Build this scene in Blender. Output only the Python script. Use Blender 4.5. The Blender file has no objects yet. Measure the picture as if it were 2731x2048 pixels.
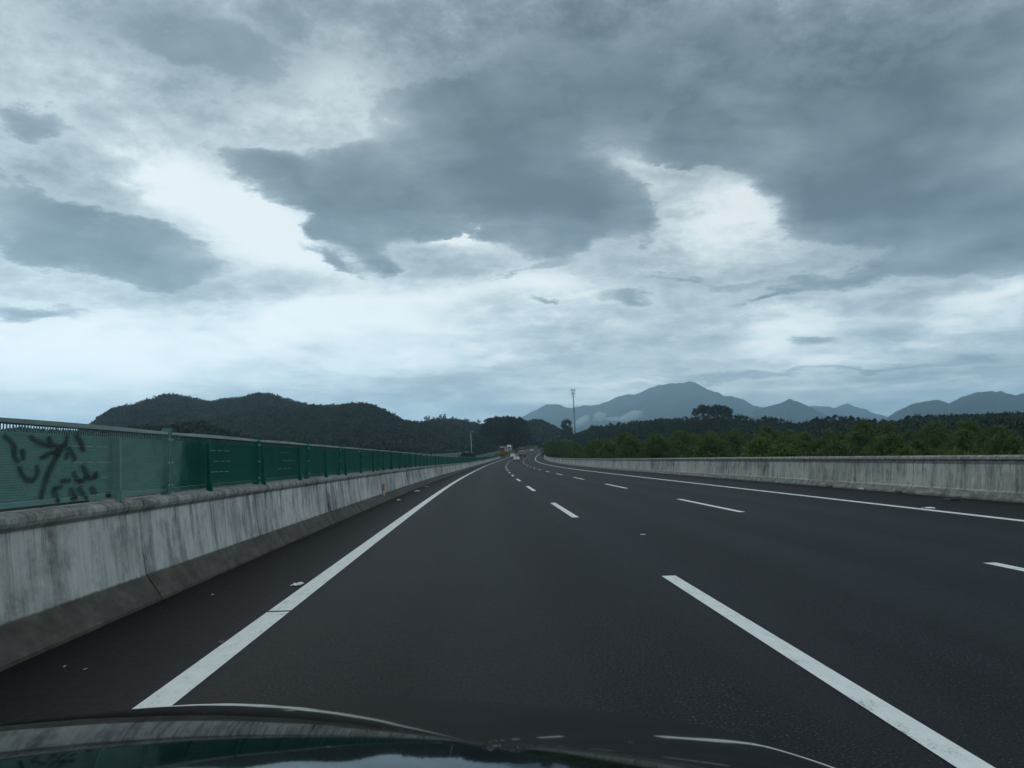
import bpy, math, random
import numpy as np
from mathutils import Vector, Matrix
random.seed(7); rng = np.random.default_rng(7)
S = bpy.context.scene
C = S.collection
# ------------------------------------------------------------------ camera
F, PIT, YAW, ROL, H = 2224.72, .0881, .0409, .0248, 1.3108
cy_, sy_, cp_, sp_ = math.cos(YAW), math.sin(YAW), math.cos(PIT), math.sin(PIT)
FW = np.array([sy_*cp_, cy_*cp_, sp_]); UP = np.array([-sy_*sp_, -cy_*sp_, cp_]); RT = np.array([cy_, -sy_, 0.])
cr, sr = math.cos(ROL), math.sin(ROL)
def ray(u, v):
    x = u-1365.5; y = v-1024
    d = FW*F + RT*(x*cr-y*sr) - UP*(x*sr+y*cr)
    return d/np.linalg.norm(d)
def at(u, v, dist):
    """point seen at photo pixel (u,v), dist metres ahead (horizontal)"""
    d = ray(u, v); t = dist/math.hypot(d[0], d[1])
    return np.array([0, 0, H]) + d*t
def atx(u, v, X):
    d = ray(u, v); return np.array([0, 0, H]) + d*(X/d[0])
def grd(u, v, z=0.):
    d = ray(u, v); return np.array([0, 0, H]) + d*((z-H)/d[2])
camd = bpy.data.cameras.new('camera'); cam = bpy.data.objects.new('camera', camd); C.objects.link(cam)
camd.sensor_width = 36; camd.lens = F/2731*36; camd.clip_start = .05; camd.clip_end = 60000
Rv = Vector(cr*RT - sr*UP); Uv = Vector(sr*RT + cr*UP)
cam.matrix_world = Matrix.Translation((0, 0, H)) @ Matrix((Rv, Uv, Vector(-FW))).transposed().to_4x4()
S.camera = cam
# ------------------------------------------------------------------ render / view
S.render.engine = 'CYCLES'
S.view_settings.view_transform = 'Standard'; S.view_settings.look = 'None'
S.view_settings.exposure = 0; S.view_settings.gamma = 1
# ------------------------------------------------------------------ world : overcast sky
W = bpy.data.worlds.new('World'); S.world = W; W.use_nodes = True
nt = W.node_tree; nt.nodes.clear(); L = nt.links
def N(t, **k):
    n = nt.nodes.new(t)
    for a, b in k.items(): setattr(n, a, b)
    return n
def put(s, v):
    if isinstance(v, bpy.types.NodeSocket): nt.links.new(v, s)
    else: s.default_value = v
def M(op, a, b=0., c=None, clamp=False):
    n = N('ShaderNodeMath', operation=op, use_clamp=clamp); put(n.inputs[0], a); put(n.inputs[1], b)
    if c is not None: put(n.inputs[2], c)
    return n.outputs[0]
def VM(op, a, b=(0, 0, 0), sc=None):
    n = N('ShaderNodeVectorMath', operation=op); put(n.inputs[0], a); put(n.inputs[1], b)
    if sc is not None: put(n.inputs['Scale'], sc)
    return n.outputs[0]
def noise(vec, scale, detail=5, rough=.55, out='Fac', dist=0.):
    n = N('ShaderNodeTexNoise'); put(n.inputs['Vector'], vec); n.inputs['Scale'].default_value = scale
    n.inputs['Detail'].default_value = detail; n.inputs['Roughness'].default_value = rough; n.inputs['Distortion'].default_value = dist
    return n.outputs[out]
def sstep(x, a, b):
    n = N('ShaderNodeMapRange', interpolation_type='SMOOTHSTEP'); put(n.inputs[0], x)
    n.inputs[1].default_value = a; n.inputs[2].default_value = b; return n.outputs[0]
def mixc(f, a, b):
    n = N('ShaderNodeMix', data_type='RGBA'); put(n.inputs[0], f); put(n.inputs[6], a); put(n.inputs[7], b); return n.outputs[2]
def build_world():
    tc = N('ShaderNodeTexCoord'); D = tc.outputs['Generated']
    sx = N('ShaderNodeSeparateXYZ'); put(sx.inputs[0], D)
    az = M('ARCTAN2', sx.outputs[0], sx.outputs[1]); el = M('ARCSINE', sx.outputs[2])
    cb = N('ShaderNodeCombineXYZ'); put(cb.inputs[0], az); put(cb.inputs[1], el)
    P0 = cb.outputs[0]
    # stretched coordinate: clouds flatten towards the horizon
    st = N('ShaderNodeCombineXYZ'); put(st.inputs[0], M('MULTIPLY', az, 1.0))
    put(st.inputs[1], M('MULTIPLY', M('LOGARITHM', M('ADD', M('MAXIMUM', el, 0.), .24), math.e), .80))
    Q = st.outputs[0]
    Q2 = N('ShaderNodeMapping'); put(Q2.inputs[0], Q); Q2.inputs['Rotation'].default_value = (0, 0, .3); Q2.inputs['Scale'].default_value = (1, 1.5, 1); Qr = Q2.outputs[0]
    # warp
    w1 = VM('SUBTRACT', noise(Qr, 5, 2, .5, 'Color'), (.5, .5, .5)); w2 = VM('SUBTRACT', noise(Qr, 15, 7, .66, 'Color'), (.5, .5, .5))
    fl = M('MINIMUM', M('ADD', M('MULTIPLY', M('MAXIMUM', el, 0.), 2.6), .16), 1.)
    P = VM('ADD', P0, VM('ADD', VM('SCALE', w1, sc=M('MULTIPLY', fl, .11)), VM('SCALE', w2, sc=M('MULTIPLY', fl, .095))))
    P = VM('MULTIPLY', P, (1, 1, 0))
    PS = VM('MULTIPLY', VM('ADD', P0, VM('SCALE', w1, sc=.06)), (1, 1, 0))
    def ae(u, v):
        d = ray(u, v); return math.atan2(d[0], d[1]), math.asin(d[2])
    def blobs(coord, lst, RK=1.9):
        acc = None
        for (x, y, rx, ry, rot, amp) in lst:        # placed in 2212-wide photo units
            a, e = ae(x/.81, y/.81); k = 1/1791.
            m = N('ShaderNodeMapping', vector_type='TEXTURE'); put(m.inputs[0], coord)
            m.inputs['Location'].default_value = (a, e, 0); m.inputs['Rotation'].default_value = (0, 0, math.radians(-rot)-.0)
            m.inputs['Scale'].default_value = (rx*k*RK, ry*k*RK, 1)
            g = N('ShaderNodeTexGradient', gradient_type='QUADRATIC_SPHERE'); put(g.inputs[0], m.outputs[0])
            acc = M('MULTIPLY', g.outputs['Fac'], amp) if acc is None else M('MULTIPLY_ADD', g.outputs['Fac'], amp, acc)
        return acc
    # soft brightness field (large openings and greyer sheets)
    soft = blobs(PS, SOFT)
    # dark lower clouds with ragged edges
    dark = blobs(P, DARK, 1.62)
    nA = noise(Qr, 7, 6, .58); nB = noise(Qr, 3.2, 2, .5); nC = noise(Qr, 20, 8, .70)
    base = M('ADD', .455, M('MULTIPLY', soft, 1.2))
    base = M('ADD', base, M('MULTIPLY', sstep(M('ADD', blobs(P, PUFF, 1.7), M('MULTIPLY', M('SUBTRACT', nC, .5), .9)), -.05, .85), .26))
    base = M('ADD', base, M('MULTIPLY', M('SUBTRACT', nA, .5), .55))
    base = M('ADD', base, M('MULTIPLY', M('SUBTRACT', nC, .5), .30))
    base = M('ADD', base, M('MULTIPLY', M('SUBTRACT', nB, .5), .18))
    dn = M('ADD', dark, M('MULTIPLY', M('SUBTRACT', nA, .5), .55))
    dn = M('ADD', dn, M('MULTIPLY', M('SUBTRACT', nC, .5), .55))
    cov = sstep(dn, .13, .50)
    inner = M('ADD', .225, M('MULTIPLY', M('SUBTRACT', nA, .5), .85)); inner = M('ADD', inner, M('MULTIPLY', M('SUBTRACT', nB, .5), .34))
    inner = M('ADD', inner, M('MULTIPLY', M('SUBTRACT', nC, .5), .30))
    inner = M('ADD', inner, M('MULTIPLY', soft, .30))
    inner = M('SUBTRACT', inner, M('MULTIPLY', sstep(dn, .35, 1.2), .16))
    rim = M('MULTIPLY', sstep(dn, -.15, .18), M('SUBTRACT', 1., sstep(dn, .18, .30)))
    base = M('MULTIPLY_ADD', rim, .12, base)
    n = N('ShaderNodeMix', data_type='FLOAT'); put(n.inputs[0], cov); put(n.inputs[2], base); put(n.inputs[3], inner)
    v = n.outputs[0]
    cr_ = N('ShaderNodeValToRGB'); put(cr_.inputs[0], v); r = cr_.color_ramp; r.interpolation = 'B_SPLINE'
    st_ = [(0., (.090, .120, .142)), (.12, (.135, .178, .208)), (.28, (.210, .270, .308)), (.45, (.378, .450, .484)), (.62, (.575, .660, .690)), (.78, (.80, .88, .885)), (1., (.97, 1., 1.))]
    r.elements[0].position = 0; r.elements[0].color = (*st_[0][1], 1); r.elements[1].position = 1; r.elements[1].color = (*st_[-1][1], 1)
    for p_, c_ in st_[1:-1]:
        e_ = r.elements.new(p_); e_.color = (*c_, 1)
    gain = M('ADD', 1., M('MULTIPLY', M('EXPONENT', M('MULTIPLY', M('MAXIMUM', el, 0.), -12.)), 3.3))
    sky = N('ShaderNodeTexSky', sky_type='NISHITA'); sky.sun_disc = False; sky.sun_elevation = SUN_EL; sky.sun_rotation = SUN_AZ
    sky.air_density = 1.2; sky.dust_density = 3
    b1 = N('ShaderNodeBackground'); put(b1.inputs[0], sky.outputs[0]); b1.inputs[1].default_value = .05
    # overhead (outside the frame) the deck is evenly bright
    up_ = sstep(el, .62, .95)
    b2 = N('ShaderNodeBackground'); put(b2.inputs[0], mixc(up_, cr_.outputs[0], (.40, .46, .50, 1))); put(b2.inputs[1], gain)
    ms = N('ShaderNodeMixShader'); ms.inputs[0].default_value = .97; put(ms.inputs[1], b1.outputs[0]); put(ms.inputs[2], b2.outputs[0])
    o = N('ShaderNodeOutputWorld'); put(o.inputs[0], ms.outputs[0])
SUN_EL, SUN_AZ = math.radians(42), math.radians(-35)
DARK = [  # x, y, rx, ry, rot, amount
    (640, 395, 190, 60, 14, 1.0), (900, 410, 240, 80, 14, 1.1), (985, 500, 50, 26, 20, -1.2), (1010, 200, 260, 100, 10, .35), (1120, 430, 230, 95, 8, 1.1), (1270, 440, 110, 90, 20, .9),
    (760, 495, 150, 50, 22, .8), (720, 560, 110, 32, 24, .7), (840, 575, 60, 30, 10, .6), (1190, 540, 80, 55, 10, .7), (1395, 490, 45, 55, -20, .6),
    (1050, 330, 260, 110, 8, .55), (1180, 250, 200, 150, 0, .42), (880, 240, 150, 60, 20, .25),
    (190, 480, 230, 55, 12, .9), (320, 560, 150, 62, 20, .95), (120, 545, 190, 45, 8, .85), (90, 680, 130, 28, 4, .62),
    (1960, 330, 330, 150, 10, .9), (1790, 430, 160, 75, 20, .8), (2030, 440, 260, 70, 6, .9), (1600, 260, 220, 80, 5, .8), (2080, 120, 260, 110, 0, .85), (1500, 120, 220, 100, 0, .45),
    (2180, 520, 160, 90, 0, .7), (1480, 330, 90, 35, 10, .5),
    (420, 120, 330, 85, 0, .42), (60, 270, 130, 60, 10, .6), 
    (1880, 590, 300, 35, 2, .62), (1330, 645, 80, 22, 8, .55), (1160, 655, 38, 14, 25, .6), (1640, 640, 130, 18, -4, .5), (1480, 600, 200, 18, 3, .3), (1100, 600, 260, 14, -3, .3),
    (1760, 735, 90, 20, 12, .4), (1480, 770, 160, 20, 0, .28), (1900, 800, 260, 16, 0, .36), (1560, 815, 260, 14, 0, .36), (2100, 770, 120, 20, 10, .3)]
PUFF = [(1700, 690, 90, 36, 10, .8), (1665, 748, 60, 24, 0, .8), (2130, 655, 110, 26, -5, .7), (1990, 725, 80, 18, 0, .6), (1790, 785, 110, 24, 0, .8), (1240, 640, 110, 16, 0, .8), (880, 770, 46, 14, 0, .6), (330, 390, 90, 30, 20, .8), (560, 470, 150, 40, 20, .8), (700, 530, 90, 24, 20, .6), (985, 498, 50, 24, 20, .9), (1600, 455, 90, 34, 30, .9), (1520, 490, 90, 40, 10, .6), (1330, 375, 60, 20, 20, .6), (850, 405, 40, 12, 10, .6), (640, 680, 160, 26, -8, .6), (90, 740, 200, 40, 0, .6), (160, 430, 60, 12, 0, .6), (1300, 835, 160, 12, 0, .7), (2050, 845, 200, 9, 0, .5), (560, 760, 120, 24, 0, .5), (1080, 760, 70, 20, 0, .5), (250, 800, 160, 20, 0, .4)]
SOFT = [
    (560, 480, 210, 62, 22, .62), (400, 410, 110, 40, 20, .30), (620, 545, 160, 45, 20, .35), (985, 500, 70, 30, 20, .5), (420, 90, 330, 90, 0, -.16), (1370, 610, 200, 24, -2, -.08), (560, 640, 100, 30, 10, .0), (420, 650, 120, 40, 10, -.14), (1560, 470, 130, 75, 25, .50), (1380, 360, 110, 40, 20, .2), (1620, 430, 90, 30, 35, .25),
    (150, 780, 420, 80, 0, .50), (750, 700, 330, 70, -5, .40), (130, 620, 140, 35, 0, .2), (900, 640, 320, 24, -6, .28), (1180, 618, 120, 16, 0, .35),
    (1000, 720, 300, 60, 0, .22), (1700, 690, 150, 40, 0, .30), (1780, 780, 120, 30, 0, .30), (1660, 740, 60, 30, 0, .25), (2120, 650, 110, 40, -5, .22), (2050, 720, 160, 40, 0, .15), (1330, 850, 260, 16, 0, .25), (1750, 845, 160, 10, 0, .2), (2060, 860, 160, 14, 0, .08),
    (730, 180, 170, 80, 0, .16), (600, 280, 120, 60, 0, .08), (130, 350, 100, 60, 10, .05), (60, 60, 140, 60, 0, -.04), (330, 290, 180, 60, 14, .06),
    (1100, 40, 520, 130, 0, -.24), (1350, 180, 330, 150, 0, -.26), (1900, 120, 600, 260, 0, -.36), (1050, 160, 200, 80, 0, -.10), (300, 40, 400, 90, 0, -.12), (60, 380, 200, 70, 0, -.10), (2050, 500, 300, 120, 0, -.20), (1500, 590, 420, 60, 0, -.03), (860, 850, 200, 40, 0, -.10), (1900, 880, 400, 40, 0, -.04), (300, 820, 240, 30, 0, .05), (700, 800, 200, 30, 0, .02), (2000, 790, 300, 60, 0, -.12)]
build_world()
sund = bpy.data.lights.new('sun', 'SUN'); sund.energy = .55; sund.angle = math.radians(35); sund.color = (1, .97, .92)
sun = bpy.data.objects.new('sun', sund); C.objects.link(sun)
sd = Vector((math.sin(SUN_AZ)*math.cos(SUN_EL), math.cos(SUN_AZ)*math.cos(SUN_EL), math.sin(SUN_EL)))
sun.rotation_euler = sd.to_track_quat('Z', 'Y').to_euler()
#MARK
W.cycles.sampling_method = 'MANUAL'; W.cycles.sample_map_resolution = 512
# ------------------------------------------------------------------ material helpers
def material(name, fn):
    global nt
    m = bpy.data.materials.new(name); m.use_nodes = True; nt = m.node_tree; nt.nodes.clear()
    o = N('ShaderNodeOutputMaterial'); b = N('ShaderNodeBsdfPrincipled'); put(o.inputs[0], b.outputs[0])
    fn(b, o); return m
def setp(b, col=None, rough=None, metal=None, spec=None, normal=None, coat=None):
    if col is not None: put(b.inputs['Base Color'], col if isinstance(col, bpy.types.NodeSocket) else (*col, 1))
    if rough is not None: put(b.inputs['Roughness'], rough)
    if metal is not None: put(b.inputs['Metallic'], metal)
    if spec is not None: put(b.inputs['Specular IOR Level'], spec)
    if coat is not None: b.inputs['Coat Weight'].default_value = coat; b.inputs['Coat Roughness'].default_value = .03
    if normal is not None: put(b.inputs['Normal'], normal)
def bump(h, strength=.3, dist=.02):
    n = N('ShaderNodeBump'); n.inputs['Strength'].default_value = strength; n.inputs['Distance'].default_value = dist; put(n.inputs['Height'], h); return n.outputs[0]
def opos(): return N('ShaderNodeTexCoord').outputs['Object']
def wpos(): return N('ShaderNodeNewGeometry').outputs['Position']
def uvc(): return N('ShaderNodeTexCoord').outputs['UV']
def ramp(f, pts, interp='LINEAR'):
    n = N('ShaderNodeValToRGB'); put(n.inputs[0], f); r = n.color_ramp; r.interpolation = interp
    r.elements[0].position = pts[0][0]; r.elements[0].color = (*pts[0][1], 1); r.elements[1].position = pts[-1][0]; r.elements[1].color = (*pts[-1][1], 1)
    for p, c in pts[1:-1]:
        e = r.elements.new(p); e.color = (*c, 1)
    return n.outputs[0]
def simple(name, col, rough=.5, metal=0., var=.15, scale=3., coat=0.):
    def fn(b, o):
        v = noise(opos(), scale, 4)
        c = ramp(v, [(.3, tuple(x*(1-var) for x in col)), (.7, tuple(min(1, x*(1+var)) for x in col))])
        setp(b, c, rough, metal); b.inputs['Coat Weight'].default_value = coat; b.inputs['Coat Roughness'].default_value = .04
    return material(name, fn)
def mul(v, s): return VM('MULTIPLY', v, s)

def f_asphalt(b, o):
    p = uvc()                                      # metres across / along the road
    sx = N('ShaderNodeSeparateXYZ'); put(sx.inputs[0], p)
    fine = noise(p, 62, 2, .7); mid = noise(p, 14, 3, .6); big = noise(mul(p, (1, .12, 1)), 1.1, 4, .55)
    patch = noise(mul(p, (.5, .08, 1)), .5, 3, .5)
    v = M('ADD', M('MULTIPLY', fine, .70), M('ADD', M('MULTIPLY', mid, .2), M('MULTIPLY', big, .10)))
    c = ramp(v, [(.37, (.0015, .002, .003)), (.5, (.0060, .0076, .0098)), (.58, (.018, .022, .028)), (.66, (.095, .105, .120))])
    c = mixc(M('MULTIPLY', sstep(patch, .45, .7), .35), c, (.018, .021, .024, 1))
    seal = M('MULTIPLY', sstep(noise(mul(p, (1.6, .16, 1)), .9, 5, .6), .60, .66), .55)
    c = mixc(seal, c, (.004, .0045, .005, 1))
    # polished wheel tracks: a little lighter
    tr = M('ABSOLUTE', M('SINE', M('MULTIPLY', M('ADD', sx.outputs[0], .95), math.pi/1.88)))
    c = mixc(M('MULTIPLY', sstep(tr, .5, 1.), .30), c, (.026, .030, .034, 1))
    sh = sstep(M('SUBTRACT', 0, sx.outputs[0]), 3.8, 4.1)     # shoulder beside the wall: darker, dirtier
    c = mixc(M('MULTIPLY', sh, .55), c, (.004, .0045, .0055, 1))
    sh2 = sstep(sx.outputs[0], 7.5, 7.8)
    c = mixc(M('MULTIPLY', sh2, .40), c, (.008, .009, .010, 1))
    setp(b, c, M('ADD', .52, M('MULTIPLY', mid, .25)), 0, .09, bump(M('ADD', fine, M('MULTIPLY', mid, .6)), .35, .005))
m_asphalt = material('asphalt', f_asphalt)
def f_paint(b, o):
    p = uvc(); n1 = noise(mul(p, (1, .5, 1)), 9, 6, .7); n2 = noise(p, 60, 3, .6)
    c = ramp(M('ADD', M('MULTIPLY', n1, .6), M('MULTIPLY', n2, .4)), [(.34, (.16, .17, .17)), (.395, (.50, .52, .50)), (.44, (.72, .75, .73)), (.6, (.82, .85, .83))])
    setp(b, c, .55, 0, .4, bump(n2, .3, .003))
m_paint = material('road_paint', f_paint)

def wall_mat(name, light, mid, darkc, grn, toe, toe_col, dirt):
    def fn(b, o):
        p = uvc(); sx = N('ShaderNodeSeparateXYZ'); put(sx.inputs[0], p); s = sx.outputs[0]; z = sx.outputs[1]
        st1 = noise(mul(p, (1.7, .30, 1)), 1.5, 7, .66); st2 = noise(mul(p, (6.2, .42, 1)), 1.5, 6, .64); st3 = noise(mul(p, (30, 1.2, 1)), 1.2, 3, .6)
        blot = noise(p, 2.3, 7, .68); big = noise(mul(p, (.35, .6, 1)), 1.0, 3, .5); sp = noise(p, 40, 4, .6)
        v = M('ADD', M('MULTIPLY', st1, .30), M('ADD', M('MULTIPLY', st2, .34), M('ADD', M('MULTIPLY', st3, .07), M('MULTIPLY', blot, .29))))
        v = M('ADD', v, M('MULTIPLY', M('SUBTRACT', big, .5), .30))
        c = ramp(v, [(.385, darkc), (.465, mid), (.52, light), (.59, tuple(min(1, x*1.15) for x in light))])
        # dark water runs
        run = M('MULTIPLY', sstep(st2, .545, .62), M('ADD', .35, M('MULTIPLY', sstep(z, .3, .95), .65)))
        run = M('MULTIPLY', run, sstep(noise(mul(p, (.5, .5, 1)), 2.1, 2), .33, .50))
        c = mixc(M('MULTIPLY', run, dirt), c, (.024, .027, .030, 1))
        wr = M('MULTIPLY', sstep(noise(mul(p, (14, .3, 1)), 1.3, 3, .5), .62, .68), .5)
        c = mixc(wr, c, (.46, .49, .50, 1))
        c = mixc(M('MULTIPLY', sstep(blot, .50, .66), .45), c, (*grn, 1))
        near = M('MULTIPLY', M('SUBTRACT', 1., sstep(s, 6.5, 12.)), .55)  # windscreen veil painted in: the near stretch turns paler and blotchier
        if dirt > .8: c = mixc(near, c, ramp(M('ADD', M('MULTIPLY', blot, .6), M('MULTIPLY', noise(mul(p, (2, .8, 1)), 1.6, 5, .6), .4)), [(.38, (.22, .225, .215)), (.48, (.46, .47, .45)), (.6, (.68, .69, .66))]))
        edge_ = M('MULTIPLY', sstep(noise(mul(p, (.22, .05, 1)), 4.0, 1), .60, .605), .0)
        # joints of the cast sections
        # toe and coping
        tn = M('ADD', z, M('MULTIPLY', M('SUBTRACT', noise(p, 9, 4), .5), .022))
        tcol = mixc(sstep(noise(mul(p, (1.2, 3, 1)), 2.2, 6, .65), .35, .7), tuple([*[x*.55 for x in toe_col], 1]), tuple([*[x*1.5 for x in toe_col], 1]))
        c = mixc(M('MULTIPLY', sstep(M('SUBTRACT', toe, tn), -.012, .012), .92), c, tcol)
        top = sstep(z, .895, .925)
        moss = noise(wpos(), 7, 7, .7)
        cc = ramp(moss, [(.34, (.045, .045, .042)), (.46, (.13, .13, .12)), (.56, (.27, .265, .25)), (.68, (.40, .39, .37))])
        c = mixc(M('MULTIPLY', top, .75), c, cc)
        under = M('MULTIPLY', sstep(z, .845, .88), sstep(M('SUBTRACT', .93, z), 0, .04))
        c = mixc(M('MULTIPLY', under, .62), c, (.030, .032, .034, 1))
        setp(b, c, .85, 0, .25, bump(M('ADD', M('MULTIPLY', sp, .5), blot), .35, .012))
    return material(name, fn)
m_wallL = wall_mat('stained_concrete', (.58, .595, .58), (.33, .34, .335), (.055, .058, .060), (.11, .115, .11), .255, (.062, .052, .040), .92)
m_wallR = wall_mat('weathered_concrete', (.40, .41, .385), (.25, .26, .243), (.085, .09, .083), (.085, .095, .082), .20, (.17, .175, .165), .62)
def f_plainc(b, o):
    v = noise(opos(), .8, 6, .65); setp(b, ramp(v, [(.3, (.10, .105, .10)), (.7, (.26, .27, .26))]), .9)
m_conc = material('grey_concrete', f_plainc)

def f_green(b, o):
    p = wpos(); sx = N('ShaderNodeSeparateXYZ'); put(sx.inputs[0], p)
    n1 = noise(p, 1.3, 5, .6); n2 = noise(mul(p, (1, 1, 4)), 3.0, 5, .65)
    c = ramp(n1, [(.3, (.001, .072, .056)), (.7, (.003, .112, .086))])
    # pale windscreen reflection painted over the nearest bays
    m = sstep(M('SUBTRACT', M('ADD', 10.6, M('MULTIPLY', M('SUBTRACT', n1, .5), 5.0)), sx.outputs[1]), -.4, 1.6)
    m = M('MULTIPLY', m, M('ADD', .62, M('MULTIPLY', n2, .6)))
    c = mixc(m, c, (.145, .265, .24, 1))
    setp(b, c, .6, 0, .12)
m_green = material('green_paint', f_green)
def f_rail(b, o):
    p = wpos(); sx = N('ShaderNodeSeparateXYZ'); put(sx.inputs[0], p)  # pale green, darkened over the nearest stretch
    n = noise(p, 2.5, 4); c = ramp(n, [(.3, (.20, .27, .25)), (.7, (.33, .39, .37))]); c = mixc(M('MULTIPLY', M('SUBTRACT', 1., sstep(sx.outputs[1], 6., 10.)), .8), c, (.085, .15, .14, 1))
    setp(b, c, .38, 0, .5)
m_rail = material('pale_green_rail', f_rail)
def f_strokes(b, o):
    p = wpos(); n = noise(mul(p, (1, 1, 1)), 9, 4, .6)
    setp(b, (.001, .020, .019), .7)  # dark breaks in the windscreen reflection, put on as soft strokes
    t = N('ShaderNodeBsdfTransparent'); ms = N('ShaderNodeMixShader'); sx = N('ShaderNodeSeparateXYZ'); put(sx.inputs[0], uvc())
    e = M('SUBTRACT', 1., M('ABSOLUTE', M('SUBTRACT', M('MULTIPLY', sx.outputs[0], 2), 1)))
    f = M('MULTIPLY', sstep(M('ADD', e, M('MULTIPLY', M('SUBTRACT', n, .5), .5)), .0, 1.1), .74)
    put(ms.inputs[0], f); put(ms.inputs[1], t.outputs[0]); put(ms.inputs[2], b.outputs[0]); put(o.inputs[0], ms.outputs[0])
m_stroke = material('reflection_gap_strokes', f_strokes)

def leaf(name, c1, c2, rnd=.35, trans=.25):
    def fn(b, o):
        oi = N('ShaderNodeObjectInfo'); at_ = N('ShaderNodeAttribute', attribute_name='tint')
        f = M('ADD', M('MULTIPLY', at_.outputs['Fac'], 1-rnd), M('MULTIPLY', oi.outputs['Random'], rnd))
        c = mixc(f, (*c1, 1), (*c2, 1)); setp(b, c, .7, 0, .2)
        t = N('ShaderNodeBsdfTranslucent'); put(t.inputs[0], c); ms = N('ShaderNodeMixShader'); ms.inputs[0].default_value = trans
        put(ms.inputs[1], b.outputs[0]); put(ms.inputs[2], t.outputs[0]); put(o.inputs[0], ms.outputs[0])
    return material(name, fn)
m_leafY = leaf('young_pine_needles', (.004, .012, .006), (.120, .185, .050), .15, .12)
m_leafD = leaf('dark_foliage', (.012, .026, .020), (.030, .052, .030), .3, .1)
m_leafH = leaf('hill_foliage', (.014, .026, .022), (.036, .058, .042), 0, .05)
m_leafHedge = leaf('yellow_green_hedge_leaves', (.060, .085, .020), (.190, .200, .050), .1)
def f_bark(b, o):
    n = noise(mul(opos(), (1, 1, .3)), 6, 5); setp(b, ramp(n, [(.3, (.05, .042, .035)), (.7, (.18, .16, .14))]), .9)
m_bark = material('bark', f_bark)
def f_land(b, o):
    p = wpos(); n = noise(p, .02, 8, .65); n2 = noise(p, .15, 5, .6)
    setp(b, ramp(M('ADD', M('MULTIPLY', n, .6), M('MULTIPLY', n2, .4)), [(.35, (.018, .026, .018)), (.55, (.032, .046, .028)), (.7, (.060, .066, .040))]), .95, 0, .1)
m_land = material('scrubby_ground', f_land)
def f_hill(b, o):
    p = wpos(); n = noise(p, .012, 8, .6); n2 = noise(p, .09, 6, .65)
    setp(b, ramp(M('ADD', M('MULTIPLY', n, .5), M('MULTIPLY', n2, .5)), [(.38, (.014, .020, .018)), (.52, (.024, .034, .027)), (.64, (.048, .052, .036))]), .95, 0, .1, bump(n2, .8, 6))
m_hill = material('wooded_hillside', f_hill)
def f_mtn(b, o):
    p = wpos(); n = noise(p, .002, 8, .62)
    setp(b, ramp(n, [(.35, (.016, .028, .030)), (.65, (.034, .048, .044))]), .95, 0, .1)
m_mtn = material('far_mountain_forest', f_mtn)
def f_slope(b, o):
    p = wpos(); n = noise(p, .12, 6, .65)
    setp(b, ramp(n, [(.35, (.035, .050, .024)), (.65, (.075, .095, .045))]), .95, 0, .1)
m_slope = material('grassy_slope', f_slope)
m_paintw = simple('white_car_paint', (.80, .82, .82), .3, 0, .03, 3, .6)
m_silver = simple('pale_green_car_paint', (.34, .42, .40), .3, .3, .03, 3, .6)
m_glass = simple('dark_vehicle_glass', (.012, .016, .02), .06, 0, .1)
m_black = simple('black_rubber', (.014, .014, .015), .8)
m_trim = simple('black_trim', (.02, .021, .023), .5)
m_red = simple('red_lorry_paint', (.30, .018, .030), .4, 0, .1, 2, .4)
m_pink = simple('faded_red_tailgate', (.27, .185, .175), .7, 0, .35, 1.6)
m_tarp = simple('dark_tarpaulin', (.022, .019, .018), .8, 0, .4, 2.)
m_taill = simple('red_lamp_glass', (.42, .02, .02), .2)
m_lampw = simple('clear_lamp_glass', (.6, .62, .62), .15)
m_plate = simple('blue_plate', (.03, .07, .30), .4)
m_steel = simple('galvanised_steel', (.42, .46, .48), .45, .5, .12, 1.5)
m_steeld = simple('dull_steel', (.20, .23, .25), .5, .4, .15, 1.5)
m_orange = simple('orange_reflector', (.62, .13, .03), .4, 0, .2, 20)
m_whitep = simple('white_board', (.62, .64, .60), .5, 0, .15, 12)
m_redp = simple('red_mark', (.55, .05, .03), .5, 0, .15, 12)
m_paper = simple('paper_scrap', (.70, .71, .70), .8, 0, .1, 20)
m_grey = simple('grey_barrier_sheet', (.19, .215, .215), .6, .1, .2, .4)
m_box = simple('grey_container', (.40, .42, .42), .6, 0, .15, .8)
def f_hood(b, o):
    n = noise(opos(), 260, 2, .6); sp = noise(opos(), 55, 3, .5)
    setp(b, mixc(sstep(sp, .76, .79), (.004, .006, .007, 1), (.05, .05, .048, 1)), M('ADD', .035, M('MULTIPLY', sstep(sp, .72, .76), .2)), 0, .5)
    b.inputs['IOR'].default_value = 1.27; put(b.inputs['Normal'], bump(noise(opos(), 3.2, 2), .05, .01))
m_hood = material('black_car_paint', f_hood)

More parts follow.
